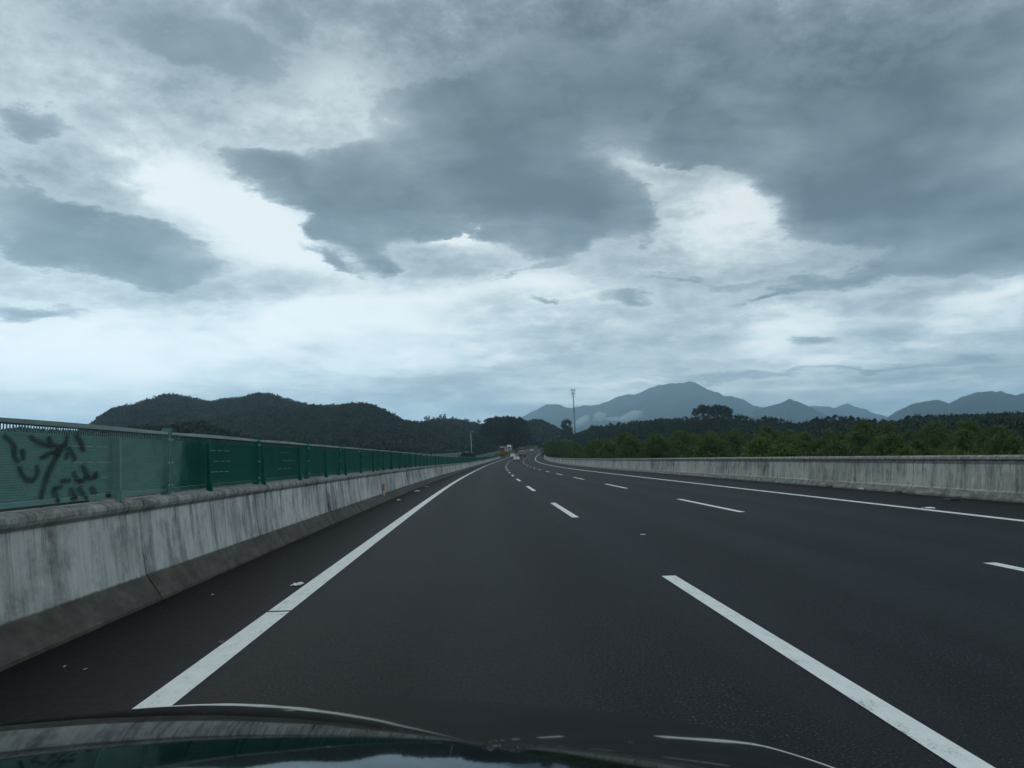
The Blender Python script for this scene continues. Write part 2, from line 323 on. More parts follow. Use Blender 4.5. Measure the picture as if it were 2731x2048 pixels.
# ------------------------------------------------------------------ mesh helpers
def tag(o, label=None, cat=None, group=None, kind=None):
    if label: o['label'] = label
    if cat: o['category'] = cat
    if group: o['group'] = group
    if kind: o['kind'] = kind
    return o
def link(o, parent=None):
    C.objects.link(o)
    if parent is not None: o.parent = parent
    return o
def empty(name, loc=(0, 0, 0), rz=0., ry=0.):
    o = bpy.data.objects.new(name, None); o.location = loc; o.rotation_euler = (0, ry, rz); o.empty_display_size = .3; C.objects.link(o); return o
def mesh_np(name, V, Fc, mat, parent=None, uv=None, smooth=False, tint=None):
    """V (n,3) ; Fc (m,k) equal sided faces ; uv per vertex (n,2)"""
    V = np.asarray(V, np.float32); Fc = np.asarray(Fc, np.int32); k = Fc.shape[1]
    me = bpy.data.meshes.new(name); me.vertices.add(len(V)); me.vertices.foreach_set('co', V.ravel())
    me.loops.add(Fc.size); me.loops.foreach_set('vertex_index', Fc.ravel())
    me.polygons.add(len(Fc)); me.polygons.foreach_set('loop_start', np.arange(0, Fc.size, k, dtype=np.int32))
    me.polygons.foreach_set('loop_total', np.full(len(Fc), k, np.int32))
    if uv is not None:
        l = me.uv_layers.new(name='UVMap'); l.data.foreach_set('uv', np.asarray(uv, np.float32)[Fc.ravel()].ravel())
    if tint is not None:
        a = me.attributes.new('tint', 'FLOAT', 'POINT'); a.data.foreach_set('value', np.asarray(tint, np.float32))
    me.polygons.foreach_set('use_smooth', np.full(len(Fc), smooth)); me.update(calc_edges=True); me.validate()
    me.materials.append(mat)
    return link(bpy.data.objects.new(name, me), parent)
class MB:
    def __init__(s): s.v = []; s.f = []
    def quadbox(s, p):        # 8 points: bottom 4 ccw, top 4 ccw
        n = len(s.v); s.v += [tuple(q) for q in p]
        s.f += [tuple(n+i for i in q) for q in ((3, 2, 1, 0), (4, 5, 6, 7), (0, 1, 5, 4), (1, 2, 6, 5), (2, 3, 7, 6), (3, 0, 4, 7))]; return s
    def box(s, x0, x1, y0, y1, z0, z1, tx=0., ty=0., sx=0.):
        """tx, ty : inset of the top face; sx: shift of top in y"""
        s.quadbox([(x0, y0, z0), (x1, y0, z0), (x1, y1, z0), (x0, y1, z0), (x0+tx, y0+ty+sx, z1), (x1-tx, y0+ty+sx, z1), (x1-tx, y1-ty+sx, z1), (x0+tx, y1-ty+sx, z1)]); return s
    def tube(s, p0, p1, r0, r1=None, n=10, cap=True):
        r1 = r0 if r1 is None else r1; p0 = Vector(p0); p1 = Vector(p1); d = (p1-p0).normalized()
        a = d.orthogonal().normalized(); b = d.cross(a); k = len(s.v)
        for p, r in ((p0, r0), (p1, r1)):
            for i in range(n):
                t = 2*math.pi*i/n; s.v.append(tuple(p+a*(r*math.cos(t))+b*(r*math.sin(t))))
        for i in range(n): s.f.append((k+i, k+(i+1) % n, k+n+(i+1) % n, k+n+i))
        if cap: s.f.append(tuple(k+i for i in reversed(range(n)))); s.f.append(tuple(k+n+i for i in range(n)))
        return s
    def prism(s, prof, x0, x1, fx=None):
        """side profile [(y,z)..] extruded in x; fx(z)->inset at each side"""
        n = len(prof); k = len(s.v)
        for sgn, X in ((0, x0), (1, x1)):
            for (y, z) in prof:
                ins = fx(z) if fx else 0
                s.v.append((X+(ins if sgn == 0 else -ins), y, z))
        for i in range(n): j = (i+1) % n; s.f.append((k+i, k+j, k+n+j, k+n+i))
        s.f.append(tuple(k+i for i in reversed(range(n)))); s.f.append(tuple(k+n+i for i in range(n))); return s
    def build(s, name, mat, parent=None, bevel=0., smooth=False, seg=2):
        me = bpy.data.meshes.new(name); me.from_pydata(s.v, [], s.f); me.materials.append(mat)
        import bmesh
        bm = bmesh.new(); bm.from_mesh(me); bmesh.ops.recalc_face_normals(bm, faces=bm.faces)
        if bevel: bmesh.ops.bevel(bm, geom=bm.edges[:], offset=bevel, segments=seg, profile=.6, affect='EDGES')
        bm.to_mesh(me); bm.free()
        if smooth: me.polygons.foreach_set('use_smooth', [True]*len(me.polygons))
        return link(bpy.data.objects.new(name, me), parent)
def copy_tree(o, parent=None):
    c = o.copy(); C.objects.link(c); c.parent = parent
    for ch in list(o.children): copy_tree(ch, c)
    return c

# ------------------------------------------------------------------ road alignment
X0 = 1.996; OL, OD2, ORR = -3.813, 3.695, 7.39
KN = [-60, 0, 60, 100, 140, 180, 220, 260, 320, 400, 500, 600, 700, 900]
KK = [0, .2412, .2903, .0962, .3148, .1664, .2509, .3126, .3276, .1984, .2321, .4891, 1.6, 2.4]
GG = [0, .0078, -.2451, -.0722, .1579, .3013, .5948, .9546, 1.7325, 2.407, 2.6801, 1.9153, .6, 0]
SS = np.arange(-40, 860, 1.0)
_k = np.interp(SS, KN, KK)*1e-3; _g = np.interp(SS, KN, GG)*1e-2; _k[SS < 0] = 0; _g[SS < 0] = 0
_i0 = int(np.where(SS == 0)[0][0])
TH = np.cumsum(_k); RX = np.cumsum(np.sin(TH)); RY = np.cumsum(np.cos(TH)); RZ = np.cumsum(_g)
RX = RX-RX[_i0]+math.sin(TH[_i0])+X0; RY = RY-RY[_i0]+1.; RZ = RZ-RZ[_i0]+_g[_i0]
SS = SS+1.                                      # station = distance ahead of the camera
def road(s, off, z=0.):
    s = np.asarray(s, float); th = np.interp(s, SS, TH)
    return np.stack([np.interp(s, SS, RX)+off*np.cos(th), np.interp(s, SS, RY)-off*np.sin(th), np.interp(s, SS, RZ)+z], -1)
def rhead(s): return float(np.interp(s, SS, TH))
def stations(a, b):
    out = [a]
    while out[-1] < b: out.append(min(b, out[-1]+(1. if out[-1] < 60 else 2.5 if out[-1] < 200 else 6.)))
    return np.array(out)
def strip(name, a, b, offs, mat, z=0., parent=None, ss=None):
    """a sheet following the road; offs list of (offset, dz)"""
    ss = stations(a, b) if ss is None else ss; n = len(offs); V = []; U = []
    for (o, dz) in offs: V.append(road(ss, o, z+dz)); U.append(np.stack([np.full(len(ss), o), ss], -1))
    V = np.stack(V, 1).reshape(-1, 3); U = np.stack(U, 1).reshape(-1, 2)
    i, j = np.meshgrid(np.arange(len(ss)-1), np.arange(n-1), indexing='ij'); q = (i*n+j).ravel()
    return mesh_np(name, V, np.stack([q, q+1, q+n+1, q+n], -1), mat, parent, U)
SEND = 850.
road_o = strip('road', -30, SEND, [(-5.5, 0), (OL, 0), (0, 0), (OD2, 0), (ORR, 0), (10.8, 0)], m_asphalt); tag(road_o, 'dark grey asphalt motorway carriageway', kind='structure')
def line(name, a, b, o, w, lab):
    return tag(strip(name, a, b, [(o-w/2, 0), (o+w/2, 0)], m_paint, .004), lab, kind='structure')
line('edge_line', -30, 7.60, OL, .20, 'solid white line along the inner shoulder')
line('edge_line', 7.66, 560, OL, .20, 'solid white line along the inner shoulder')
line('edge_line', -30, 600, ORR, .20, 'solid white line along the outer shoulder')
def dashes(o, far0, n, name):
    V = []; Fq = []; U = []
    for k in range(-2, n):
        b = far0+15*k; a = b-6 if o == 0 else b-6.
        if b < -10: continue
        ss = np.linspace(a, b, 5)
        for i in range(5):
            for e in (-.075, .075): V.append(road(ss[i], o+e, .004)); U.append((o+e, ss[i]))
        q = len(V)-10
        for i in range(4): Fq.append((q+2*i, q+2*i+1, q+2*i+3, q+2*i+2))
    tag(mesh_np(name, V, Fq, m_paint, None, U), 'row of white lane dashes on the asphalt', kind='structure')
d1 = float(grd(1447/.81, 1244/.81)[1]); d2 = float(grd(1469/.81, 1079.5/.81)[1]); d2 = float(grd(2127/.81, 1216/.81)[1])
dashes(0, d1, 34, 'lane_line'); dashes(OD2, d2, 34, 'lane_line')

# opposite carriageway, a little lower
ODZ = -.8
opp = strip('opposite_road', -30, SEND, [(-20.4, ODZ), (-14, ODZ), (-7.2, ODZ)], m_asphalt); tag(opp, 'grey asphalt of the oncoming carriageway', kind='structure')
tag(strip('opposite_edge_line', 60, 600, [(-17.3, 0), (-17.1, 0)], m_paint, ODZ+.004), 'solid white line of the oncoming carriageway', kind='structure')
tag(strip('opposite_edge_line', 60, 600, [(-7.9, 0), (-7.7, 0)], m_paint, ODZ+.004), 'solid white line of the oncoming carriageway', kind='structure')
# bridge deck below both carriageways
for nm, a, b in (('bridge_deck', -5.62, 10.9), ('bridge_deck', -20.9, -6.9)):
    z0 = 0 if a > -6 else ODZ
    d_ = strip(nm, -30, 330, [(a, z0-.03), (a, z0-.9), (a+2, z0-1.9), (b-2, z0-1.9), (b, z0-.9), (b, z0-.03)], m_conc); tag(d_, 'grey concrete underside and edge of the viaduct deck', kind='structure')

# ------------------------------------------------------------------ barriers
def barrier(name, a, b, prof, mat, sgn, base, z, lab, cat='barrier', group=None, joints=0):
    """prof: (inset from toe, height); sgn=+1 wall stands to the right of base offset"""
    ss = list(stations(a, b)); marks = set()
    if joints:
        k = a+joints*.4
        while k < min(b, 140):
            ss += [k-.02, k-.014, k+.014, k+.02]; marks |= {round(k-.014, 4), round(k+.014, 4)}; k += joints
    ss = np.array(sorted(ss)); dent = np.array([.035 if round(x, 4) in marks else 0. for x in ss])
    n = len(prof); cum = [0.]
    V = []; U = []
    for i, (x, h) in enumerate(prof):
        ins = np.where((np.arange(len(ss)) >= 0), x, 0)+dent*(1 if i < n-2 else 0)
        p = np.stack([road(s_, base+sgn*float(t), z+h) for s_, t in zip(ss, ins)], 0); V.append(p); U.append(np.stack([ss, np.full(len(ss), h if i < n-2 else 1.)], -1))
    V = np.stack(V, 1).reshape(-1, 3); U = np.stack(U, 1).reshape(-1, 2)
    i, j = np.meshgrid(np.arange(len(ss)-1), np.arange(n-1), indexing='ij'); q = (i*n+j).ravel()
    o = mesh_np(name, V, np.stack([q, q+1, q+n+1, q+n], -1), mat, None, U)
    tag(o, lab, cat, group); return o
JP = [(0, -.05), (0, .03), (.02, .06), (.15, .255), (.19, .50), (.225, .84), (.225, .862), (.215, .875), (.195, .90), (.185, .93), (.19, .965), (.215, .985), (.26, 1.0), (.43, 1.0), (.45, .98), (.45, -.6)]
wl = barrier('concrete_barrier', -30, 700, JP, m_wallL, -1, -5.16, 0, 'streaked grey concrete barrier carrying the green fence, brown dirty foot', joints=5.2)
JPR = [(0, -.05), (0, .05), (.03, .055), (.17, .24), (.20, .50), (.235, .92), (.235, .942), (.22, .955), (.18, .975), (.165, 1.0), (.17, 1.045), (.20, 1.075), (.26, 1.09), (.44, 1.09), (.46, 1.06), (.46, -1.2)]
barrier('concrete_barrier', -30, 312, JPR, m_wallR, 1, 10.32, 0, 'pale weathered concrete barrier in front of the young pines', joints=10)
JO = [(0, -.05), (.03, .055), (.17, .24), (.235, .92), (.18, .975), (.2, 1.05), (.44, 1.05), (.46, -1.2)]
barrier('concrete_barrier', 40, 640, JO, m_conc, -1, -20.35, ODZ, 'far grey concrete barrier beyond the oncoming lanes')
barrier('concrete_barrier', -30, 330, [(x, h) for x, h in JO], m_conc, 1, -6.98, ODZ-0.0, 'low concrete barrier on the oncoming side of the green fence')

# ------------------------------------------------------------------ green fence on the left barrier
fence = empty('green_fence', tuple(road(0, -5.5, 1.0))); fo = np.array(fence.location)
tag(fence, 'long dark green metal screen fence on the left barrier, scalloped pale top rail', 'fence')
FO = -5.5; BAY = 3.72; F0 = 9.50-BAY*3; LEAN = -.0
nb = int((306-F0)/BAY)
def fpt(s, o, z): return road(s, o, z)-fo
for b_ in range(nb):
    s0 = F0+b_*BAY; s1 = s0+BAY
    a = s0+.06; c = s1-.06
    near = s0 < 45
    # louvred sheet
    nz = 27 if near else 7; zz = []; oo = []
    for k in range(nz):
        z = 1.075+k*(1.595-1.075)/nz; h = (1.595-1.075)/nz
        zz += [z, z+h*.8]; oo += [FO+.007, FO+.012]
    zz += [1.595]; oo += [FO+.012]
    V = []
    for (s_) in (a, c):
        for z, o_ in zip(zz, oo): V.append(fpt(s_, o_, z))
    n = len(zz); Fq = [(i, i+1, n+i+1, n+i) for i in range(n-1)]
    panel = mesh_np('panel', V, Fq, m_green, fence)
    # frame, perforated strip, curved top rail
    mb = MB(); segs = 6
    def bar(o0, o1, z0, z1, za=0., zb=0., sa=a, sc=c, bow=0.):
        for i in range(segs):
            t0, t1 = i/segs, (i+1)/segs; u0, u1 = sa+(sc-sa)*t0, sa+(sc-sa)*t1
            b0, b1 = bow*4*t0*(1-t0), bow*4*t1*(1-t1)
            mb.quadbox([fpt(u0, o0, z0+b0*0), fpt(u0, o1, z0+b0*0), fpt(u1, o1, z0+b1*0), fpt(u1, o0, z0+b1*0), fpt(u0, o0, z1+b0), fpt(u0, o1, z1+b0), fpt(u1, o1, z1+b1), fpt(u1, o0, z1+b1)])
    bar(FO-.02, FO+.025, 1.03, 1.070)
    mb.build('bottom_rail', m_green, panel)
    mb = MB(); bar(FO-.03, FO+.032, 1.662, 1.690, bow=.012); mb.build('top_rail', m_rail, panel)
    if near:
        qs = np.arange(a+.01, c-.01, .021); rowz = (1.59, 1.60, 1.652, 1.662); V = [fpt(q_, FO, z_) for q_ in qs for z_ in rowz]; Fq = []
        for i in range(len(qs)-1):
            for r_ in range(3):
                if r_ != 1 or i % 2 == 0: Fq.append((4*i+r_, 4*i+4+r_, 4*i+5+r_, 4*i+1+r_))
        ps = mesh_np('slotted_strip', V, Fq, m_green, panel)
    if 1.5 < s0 < 14:  # pale steel strips stand in for daylight through gaps in the louvres
        rs = np.random.default_rng(int(s0*10)); mb = None
        for zz_ in (1.22, 1.36, 1.50):
            q_ = a+1.2+rs.random()*.4
            for _ in range(3):
                l_ = .10+.18*rs.random(); mb = MB()
                mb.quadbox([fpt(q_, FO+.011, zz_), fpt(q_, FO+.016, zz_), fpt(q_+l_, FO+.016, zz_), fpt(q_+l_, FO+.011, zz_), fpt(q_, FO+.011, zz_+.005), fpt(q_, FO+.016, zz_+.005), fpt(q_+l_, FO+.016, zz_+.005), fpt(q_+l_, FO+.011, zz_+.005)])
                mb.build('daylight_glint_strip', m_steel, panel); q_ += l_+.04+.1*rs.random()
    # post
    w = .045
    mb = MB(); mb.quadbox([fpt(s0-w, FO-.05, .98), fpt(s0-w, FO+.035, .98), fpt(s0+w, FO+.035, .98), fpt(s0+w, FO-.05, .98), fpt(s0-w, FO-.05, 1.735), fpt(s0-w, FO+.035, 1.735), fpt(s0+w, FO+.035, 1.735), fpt(s0+w, FO-.05, 1.735)])
    po = mb.build('post', m_green, fence, .006)
    if s0 < 30 and s0 > 0:  # pale plates added for the bright spots seen through the post gaps
        for zb in (1.09, 1.34, 1.60):
            for e in (-.047, .047):
                mb = MB()
                mb.quadbox([fpt(s0+e-.013, FO+.036, zb), fpt(s0+e-.013, FO+.044, zb), fpt(s0+e+.013, FO+.044, zb), fpt(s0+e+.013, FO+.036, zb), fpt(s0+e-.013, FO+.036, zb+.02), fpt(s0+e-.013, FO+.044, zb+.02), fpt(s0+e+.013, FO+.044, zb+.02), fpt(s0+e+.013, FO+.036, zb+.02)])
                mb.build('gap_glint_plate', m_steel, po, .003)
k = 0; s_ = 5.45-2.6*2
while s_ < 230:
    mb = MB(); w = .022
    mb.quadbox([fpt(s_-w, -5.42, .99), fpt(s_-w, -5.385, .99), fpt(s_+w, -5.385, .99), fpt(s_+w, -5.42, .99), fpt(s_-w, -5.435, 1.60), fpt(s_-w, -5.40, 1.60), fpt(s_+w, -5.40, 1.60), fpt(s_+w, -5.435, 1.60)])
    mb.quadbox([fpt(s_-.035, -5.43, .985), fpt(s_-.035, -5.365, .985), fpt(s_+.035, -5.365, .985), fpt(s_+.035, -5.43, .985), fpt(s_-.03, -5.43, 1.09), fpt(s_-.03, -5.37, 1.09), fpt(s_+.03, -5.37, 1.09), fpt(s_+.03, -5.43, 1.09)])
    mb.build('brace', m_green, fence, .004); s_ += 2.6; k += 1
# dark breaks in the windscreen reflection, painted as strokes on the nearest bays (traced in photo pixels, laid on the sheet's own plane)
STR = [[(60, 440), (150, 520), (220, 600), (215, 700), (230, 780), (290, 850)], [(330, 640), (350, 740), (350, 820)], [(290, 900), (320, 1010), (390, 1090), (450, 1125), (530, 1090), (570, 980), (540, 880)],
       [(440, 450), (560, 540), (700, 590), (850, 600), (980, 600)], [(720, 460), (760, 580)], [(600, 790), (700, 730), (820, 680)],
       [(1000, 440), (1000, 560), (920, 640), (850, 760), (790, 860), (720, 980), (680, 1120), (640, 1260), (610, 1400), (600, 1520)], [(1130, 430), (1190, 520), (1240, 690)], [(1010, 620), (1080, 720), (1120, 820)],
       [(1000, 700), (980, 800)], [(860, 760), (860, 620)], [(1210, 880), (1270, 970), (1300, 1080), (1430, 1060)], [(1410, 980), (1440, 1080)], [(1090, 980), (1130, 1080), (1200, 1130), (1290, 1060)],
       [(890, 1120), (1050, 1110)], [(800, 1220), (840, 1320), (860, 1440)], [(800, 1220), (930, 1200)], [(1050, 1210), (1090, 1290), (1100, 1380)], [(1040, 1390), (1150, 1370)],
       [(1170, 1200), (1230, 1300), (1290, 1390)], [(1340, 1200), (1430, 1310)], [(1560, 1330), (1640, 1320)]]
V = []; Fq = []; U = []; kk = 0
for st in STR:
    kk += 1
    P = np.array(st, float)
    t = np.linspace(0, 1, 24); sl = np.r_[0, np.cumsum(np.hypot(*np.diff(P, axis=0).T))]; Ln = sl[-1]; sl /= Ln
    Q = np.stack([np.interp(t, sl, P[:, 0]), np.interp(t, sl, P[:, 1])], -1)
    for _ in range(3): Q[1:-1] = .5*Q[1:-1]+.25*(Q[:-2]+Q[2:])
    T = np.gradient(Q, axis=0); T /= np.linalg.norm(T, axis=1)[:, None]; Nn = np.stack([-T[:, 1], T[:, 0]], -1)
    wd = 70*(.55+.45*np.sin(np.pi*(t*.9+.05))**.5)
    for i in range(24):
        for e in (-1, 1):
            q = Q[i]+Nn[i]*wd[i]*e; pp = atx(q[0]/5.53, 1080+q[1]/5.53, -3.478+.0012*kk*.5)
            V.append(pp-fo); U.append(((e+1)/2, t[i]))
    n = len(V)-48
    for i in range(23): Fq.append((n+2*i, n+2*i+1, n+2*i+3, n+2*i+2))
g_ = mesh_np('reflection_lettering', V, Fq, m_stroke, fence, U); g_['label'] = 'blurred dark characters of the windscreen reflection, painted over the nearest panels'
# small white and red board hung on the fence, orange reflector on the wall
p = atx(959, 1219.5, -3.43)
e = empty('marker_board', tuple(p), rhead(24)*-1); tag(e, 'small upright white board with a red wedge hung on the green fence', 'sign')
MB().box(-.006, .006, -.14, .14, -.175, .175).build('board', m_whitep, e)
MB().quadbox([(.0065, -.09, -.09), (.010, -.09, -.09), (.010, .05, -.09), (.0065, .05, -.09), (.0065, -.05, .09), (.010, -.05, .09), (.010, .0, .09), (.0065, .0, .09)]).build('red_wedge', m_redp, e)
p = atx(1024, 1300, -3.19)
e = empty('reflector_plate', tuple(p)); tag(e, 'orange reflector plate with a pale stripe fixed to the streaked wall', 'reflector')
MB().box(-.01, .02, -.17, .13, -.10, .12).build('plate', m_orange, e)
MB().box(-.015, .026, -.16, -.02, -.33, -.13).build('pale_stripe', m_whitep, e)

# ------------------------------------------------------------------ grey noise barrier, lamp, cabinet, mast
nbar = empty('noise_barrier', tuple(road(140, -20.6, ODZ+1))); no_ = np.array(nbar.location)
tag(nbar, 'tall grey sheet noise barrier with pale capping beyond the green fence', 'noise barrier')
s_ = 120.
while s_ < 344:
    mb = MB(); A = [road(s_+.05, -20.6, ODZ+.95)-no_, road(s_+3.95, -20.6, ODZ+.95)-no_]
    V = []; nC = 17
    for i in range(nC):
        t = i/(nC-1); pq = A[0]*(1-t)+A[1]*t; off = .03*(i % 2)
        V += [pq+[off, 0, 0], pq+[off, 0, 2.42]]
    pn = mesh_np('panel', V, [(2*i, 2*i+1, 2*i+3, 2*i+2) for i in range(nC-1)], m_grey, nbar)
    q0, q1 = A[0]+[0, 0, 2.42], A[1]+[0, 0, 2.42]
    mb.quadbox([q0+[-.06, 0, 0], q0+[.09, 0, 0], q1+[.09, 0, 0], q1+[-.06, 0, 0], q0+[-.06, 0, .08], q0+[.09, 0, .08], q1+[.09, 0, .08], q1+[-.06, 0, .08]]).build('cap_rail', m_steel, pn)
    pp = road(s_, -20.6, ODZ+.95)-no_
    MB().box(pp[0]-.08, pp[0]+.08, pp[1]-.06, pp[1]+.06, pp[2], pp[2]+2.46).build('post', m_steeld, nbar)
    s_ += 4
p = at(1258.5, 1216, 372)
lp = empty('lamp_post', tuple(p-np.array([0, 0, 2])), 0, -.022); tag(lp, 'slim white roadside lamp post beyond the grey noise barrier', 'lamp post')
MB().tube((0, 0, 0), (0, 0, 12.3), .17, .09).build('pole', m_steel, lp, smooth=True)
mb = MB().tube((0, 0, 12.2), (.25, -.1, 12.75), .06, .05).tube((.25, -.1, 12.75), (.9, -.3, 12.85), .05, .045); arm = mb.build('arm', m_steel, lp)
MB().box(.55, 1.15, -.5, -.15, 12.78, 12.95, .06, .06).build('lamp_head', m_lampw, arm, .02)
MB().box(-.32, .32, -.25, .1, 3.0, 4.0).build('control_box', m_steel, lp, .03)
p = at(1246.8, 1213.5, 368)
cb_ = empty('roadside_cabinet', tuple(p-np.array([0, 0, 2.2]))); tag(cb_, 'tiny white box on a post left of the lamp post', 'cabinet')
MB().tube((0, 0, 0), (0, 0, 2), .06).build('post', m_steel, cb_); MB().box(-.35, .35, -.1, .1, 2, 2.6, .03, 0).build('box', m_whitep, cb_, .02)
# phone mast
md = 820.; pb = at(1534.5, 1157, md); pt = at(1530.5, 1036, md); mh = pt[2]-pb[2]
mast = empty('phone_mast', (pb[0], pb[1], pb[2]-9), 0, -.020); tag(mast, 'tall slender steel mobile phone mast with three antenna tiers', 'mast'); mh += 9
MB().tube((0, 0, 0), (0, 0, mh*.55), 1.05, .72, 16).tube((0, 0, mh*.55), (0, 0, mh*.985), .62, .25, 16).build('pole', m_steeld, mast, smooth=True)
for zt, rr, na in ((mh*.975, 1.9, 5), (mh*.915, 1.7, 4), (mh*.865, 1.2, 3)):
    mb = MB(); K = 14
    for i in range(K):
        t0, t1 = 2*math.pi*i/K, 2*math.pi*(i+1)/K
        mb.tube((rr*math.cos(t0), rr*math.sin(t0), zt-.6), (rr*math.cos(t1), rr*math.sin(t1), zt-.6), .07, n=6)
    for i in range(4):
        t0 = math.pi/2*i; mb.tube((0, 0, zt-.6), (rr*math.cos(t0), rr*math.sin(t0), zt-.6), .1, n=6)
    pf = mb.build('platform', m_steeld, mast)
    for i in range(na):
        t0 = 2*math.pi*i/na+.3; r2 = rr+.3
        mb = MB().box(-.22, .22, -.12, .12, -1.5, 1.2); a_ = mb.build('antenna', m_steeld, pf, .05); a_.location = (r2*math.cos(t0), r2*math.sin(t0), zt); a_.rotation_euler = (0, 0, t0+math.pi/2)
MB().tube((0, 0, mh*.985), (0, 0, mh*1.01), .06, n=6).build('lightning_rod', m_steeld, mast)
# ------------------------------------------------------------------ the observer's own car: bonnet seen at the bottom
def hood_z(x, y):
    m = .271; yr = 1.70; c = .078; y1 = yr-m/(2*c)
    D = m*yr + c*((y-y1)**2-(yr-y1)**2) + .115*(x+.4)**2
    D = D + np.where(y > 1.74, 1.1*(np.maximum(y-1.74, 0))**2, 0)
    D = D + .9*np.maximum(np.abs(x+.4)-.80-.0*y, 0)**2*1.0
    D = D - .012*np.exp(-((np.abs(x+.4)-.52-.05*(1.7-y))/.05)**2)*0
    return H-D
car0 = empty('car', (-.4, .2, 0)); tag(car0, 'black glossy bonnet of the car in the foreground, mirroring road, wall and sky', 'car')
gx = np.linspace(-1.32, .52, 121); gy = np.linspace(.42, 2.22, 121)
GX, GY = np.meshgrid(gx, gy); GZ = hood_z(GX, GY); n = len(gx)
V = np.stack([GX+.4, GY-.2, GZ], -1).reshape(-1, 3); i, j = np.meshgrid(np.arange(len(gy)-1), np.arange(n-1), indexing='ij'); q = (i*n+j).ravel()
mesh_np('bonnet', V, np.stack([q, q+1, q+n+1, q+n], -1), m_hood, car0, smooth=True)
mb = MB(); yf = float(hood_z(np.array(-.4), np.array(2.22)))
MB().box(-.9, .9, 2.025, 2.12, .22, yf-.16, .10, .03).build('front_bumper', m_hood, car0, .03)
for sg in (-1, 1):
    zz = float(hood_z(np.array(-.4+sg*.9), np.array(1.2)))
    za_ = lambda y: float(hood_z(np.array(-.4+sg*.9), np.array(y+.2)))-.03
    mb = MB().prism([(.2, .3), (1.95, .3)]+[(y, za_(y)) for y in (1.95, 1.7, 1.5, 1.2, .8, .5, .2)], sg*.905-.012, sg*.905+.012); mb.build('fender', m_hood, car0, .008)
    MB().box(sg*.60-.14, sg*.60+.14, 2.10, 2.14, .36, .48, .02).build('headlight', m_lampw, car0, .015)
    w = MB().tube((sg*.86-.11, 1.25, .33), (sg*.86+.11, 1.25, .33), .33, n=24).build('wheel', m_black, car0, .02)

# ------------------------------------------------------------------ vehicles
def wheels(root, xs, ys, r=.32, w=.21):
    for y in ys:
        for x in xs:
            t = MB().tube((x-w/2, y, r), (x+w/2, y, r), r, n=18).build('wheel', m_black, root, .02)
            MB().tube((x-w/2-.01, y, r), (x+w/2+.01, y, r), r*.58, n=14).build('rim', m_steel, t)
def saloon(name, paint, lab, s, off, kind='saloon', back=False, group=None):
    th = rhead(s)+(math.pi if back else 0); r = empty(name, tuple(road(s, off, .01 if not back else ODZ+.01)), -th); tag(r, lab, 'car', group)
    suv = kind == 'suv'; h = .28 if suv else 0
    fx = lambda z: .02+max(0, z-(.95+h*.5))*.42 if z > .45 else .06
    MB().prism([(-2.22, .30), (-2.28, .55), (-2.24, .95+h*.6), (-2.12, 1.05+h), (-1.6, 1.08+h), (1.1, 1.0+h*.6), (1.9, .86+h*.6), (2.25, .66), (2.27, .35), (1.9, .22), (-1.9, .22)], -.9, .9, lambda z: .05 if z < .4 else .02 if z < .9 else .08).build('body', paint, r, .05)
    prof = [(-2.10, 1.02+h), (-1.75, 1.46+h), (-1.2, 1.56+h), (.1, 1.55+h), (1.15, 1.0+h)] if suv else [(-1.75, 1.03), (-1.15, 1.38), (-.5, 1.47), (.3, 1.43), (1.2, .98)]
    MB().prism(prof, -.82, .82, lambda z: max(0, z-(1.0+h))*.40).build('cabin', paint, r, .05)
    (ya, za), (yb, zb) = prof[0], prof[1]
    g = lambda t: (ya+(yb-ya)*t, za+(zb-za)*t)
    (y0, z0), (y1, z1) = g(.14), g(.90); e = .03
    MB().quadbox([(-.68, y0-e, z0), (.68, y0-e, z0), (.68, y0+.02, z0), (-.68, y0+.02, z0), (-.58, y1-e, z1+.01), (.58, y1-e, z1+.01), (.58, y1+.02, z1), (-.58, y1+.02, z1)]).build('rear_window', m_glass, r)
    for sg in (-1, 1):
        x = sg*.80
        MB().quadbox([(x-.02, -1.35, 1.05+h), (x+.035*sg+.0, -1.35, 1.05+h), (x+.035*sg, .85, 1.05+h), (x-.02, .85, 1.05+h), (x-sg*.13, -1.0, 1.36+h), (x-sg*.09, -1.0, 1.36+h), (x-sg*.09, .25, 1.36+h), (x-sg*.13, .25, 1.36+h)]).build('side_window', m_glass, r)
        MB().box(sg*.72-.16, sg*.72+.16, -2.30, -2.2, .80+h*.8, .96+h*.8).build('tail_lamp', m_taill, r, .02)
        MB().box(sg*.97-.08, sg*.97+.08, .70, .85, .98+h, 1.12+h).build('door_mirror', paint, r, .03)
        MB().box(sg*.70-.17, sg*.70+.17, 2.12, 2.27, .62, .78).build('headlight', m_lampw, r, .02)
    MB().box(-.24, .24, -2.31, -2.27, .62, .76).build('number_plate', m_plate, r)
    MB().box(-.85, .85, -2.32, -2.1, .24, .48).build('rear_bumper', m_trim, r, .03)
    MB().prism([(y, z) for y, z in ((.62, 1.32+h), (1.12, 1.045+h*.9), (1.16, 1.04+h*.9), (.66, 1.345+h))], -.62, .62).build('windscreen', m_glass, r)
    wheels(r, (-.78, .78), (-1.35, 1.4)); return r
saloon('white_saloon', m_paintw, 'white saloon car in the middle lane, nearest of the cars ahead', 243, (0+OD2)/2-.05)
saloon('white_estate_car', m_paintw, 'white tall hatchback in the left lane just ahead of the white saloon', 318, OL/2+.55, 'suv')
saloon('white_saloon', m_paintw, 'small white saloon farther up the road, right of the tipper lorry', 452, OD2*.5-.6)
saloon('green_estate_car', m_silver, 'pale greenish car half hidden behind the tipper lorry', 408, OL/2+1.4, 'suv')
saloon('white_estate_car', m_paintw, 'tiny white car on the oncoming side beyond the hedge, foremost', 515, -9., 'suv', True)
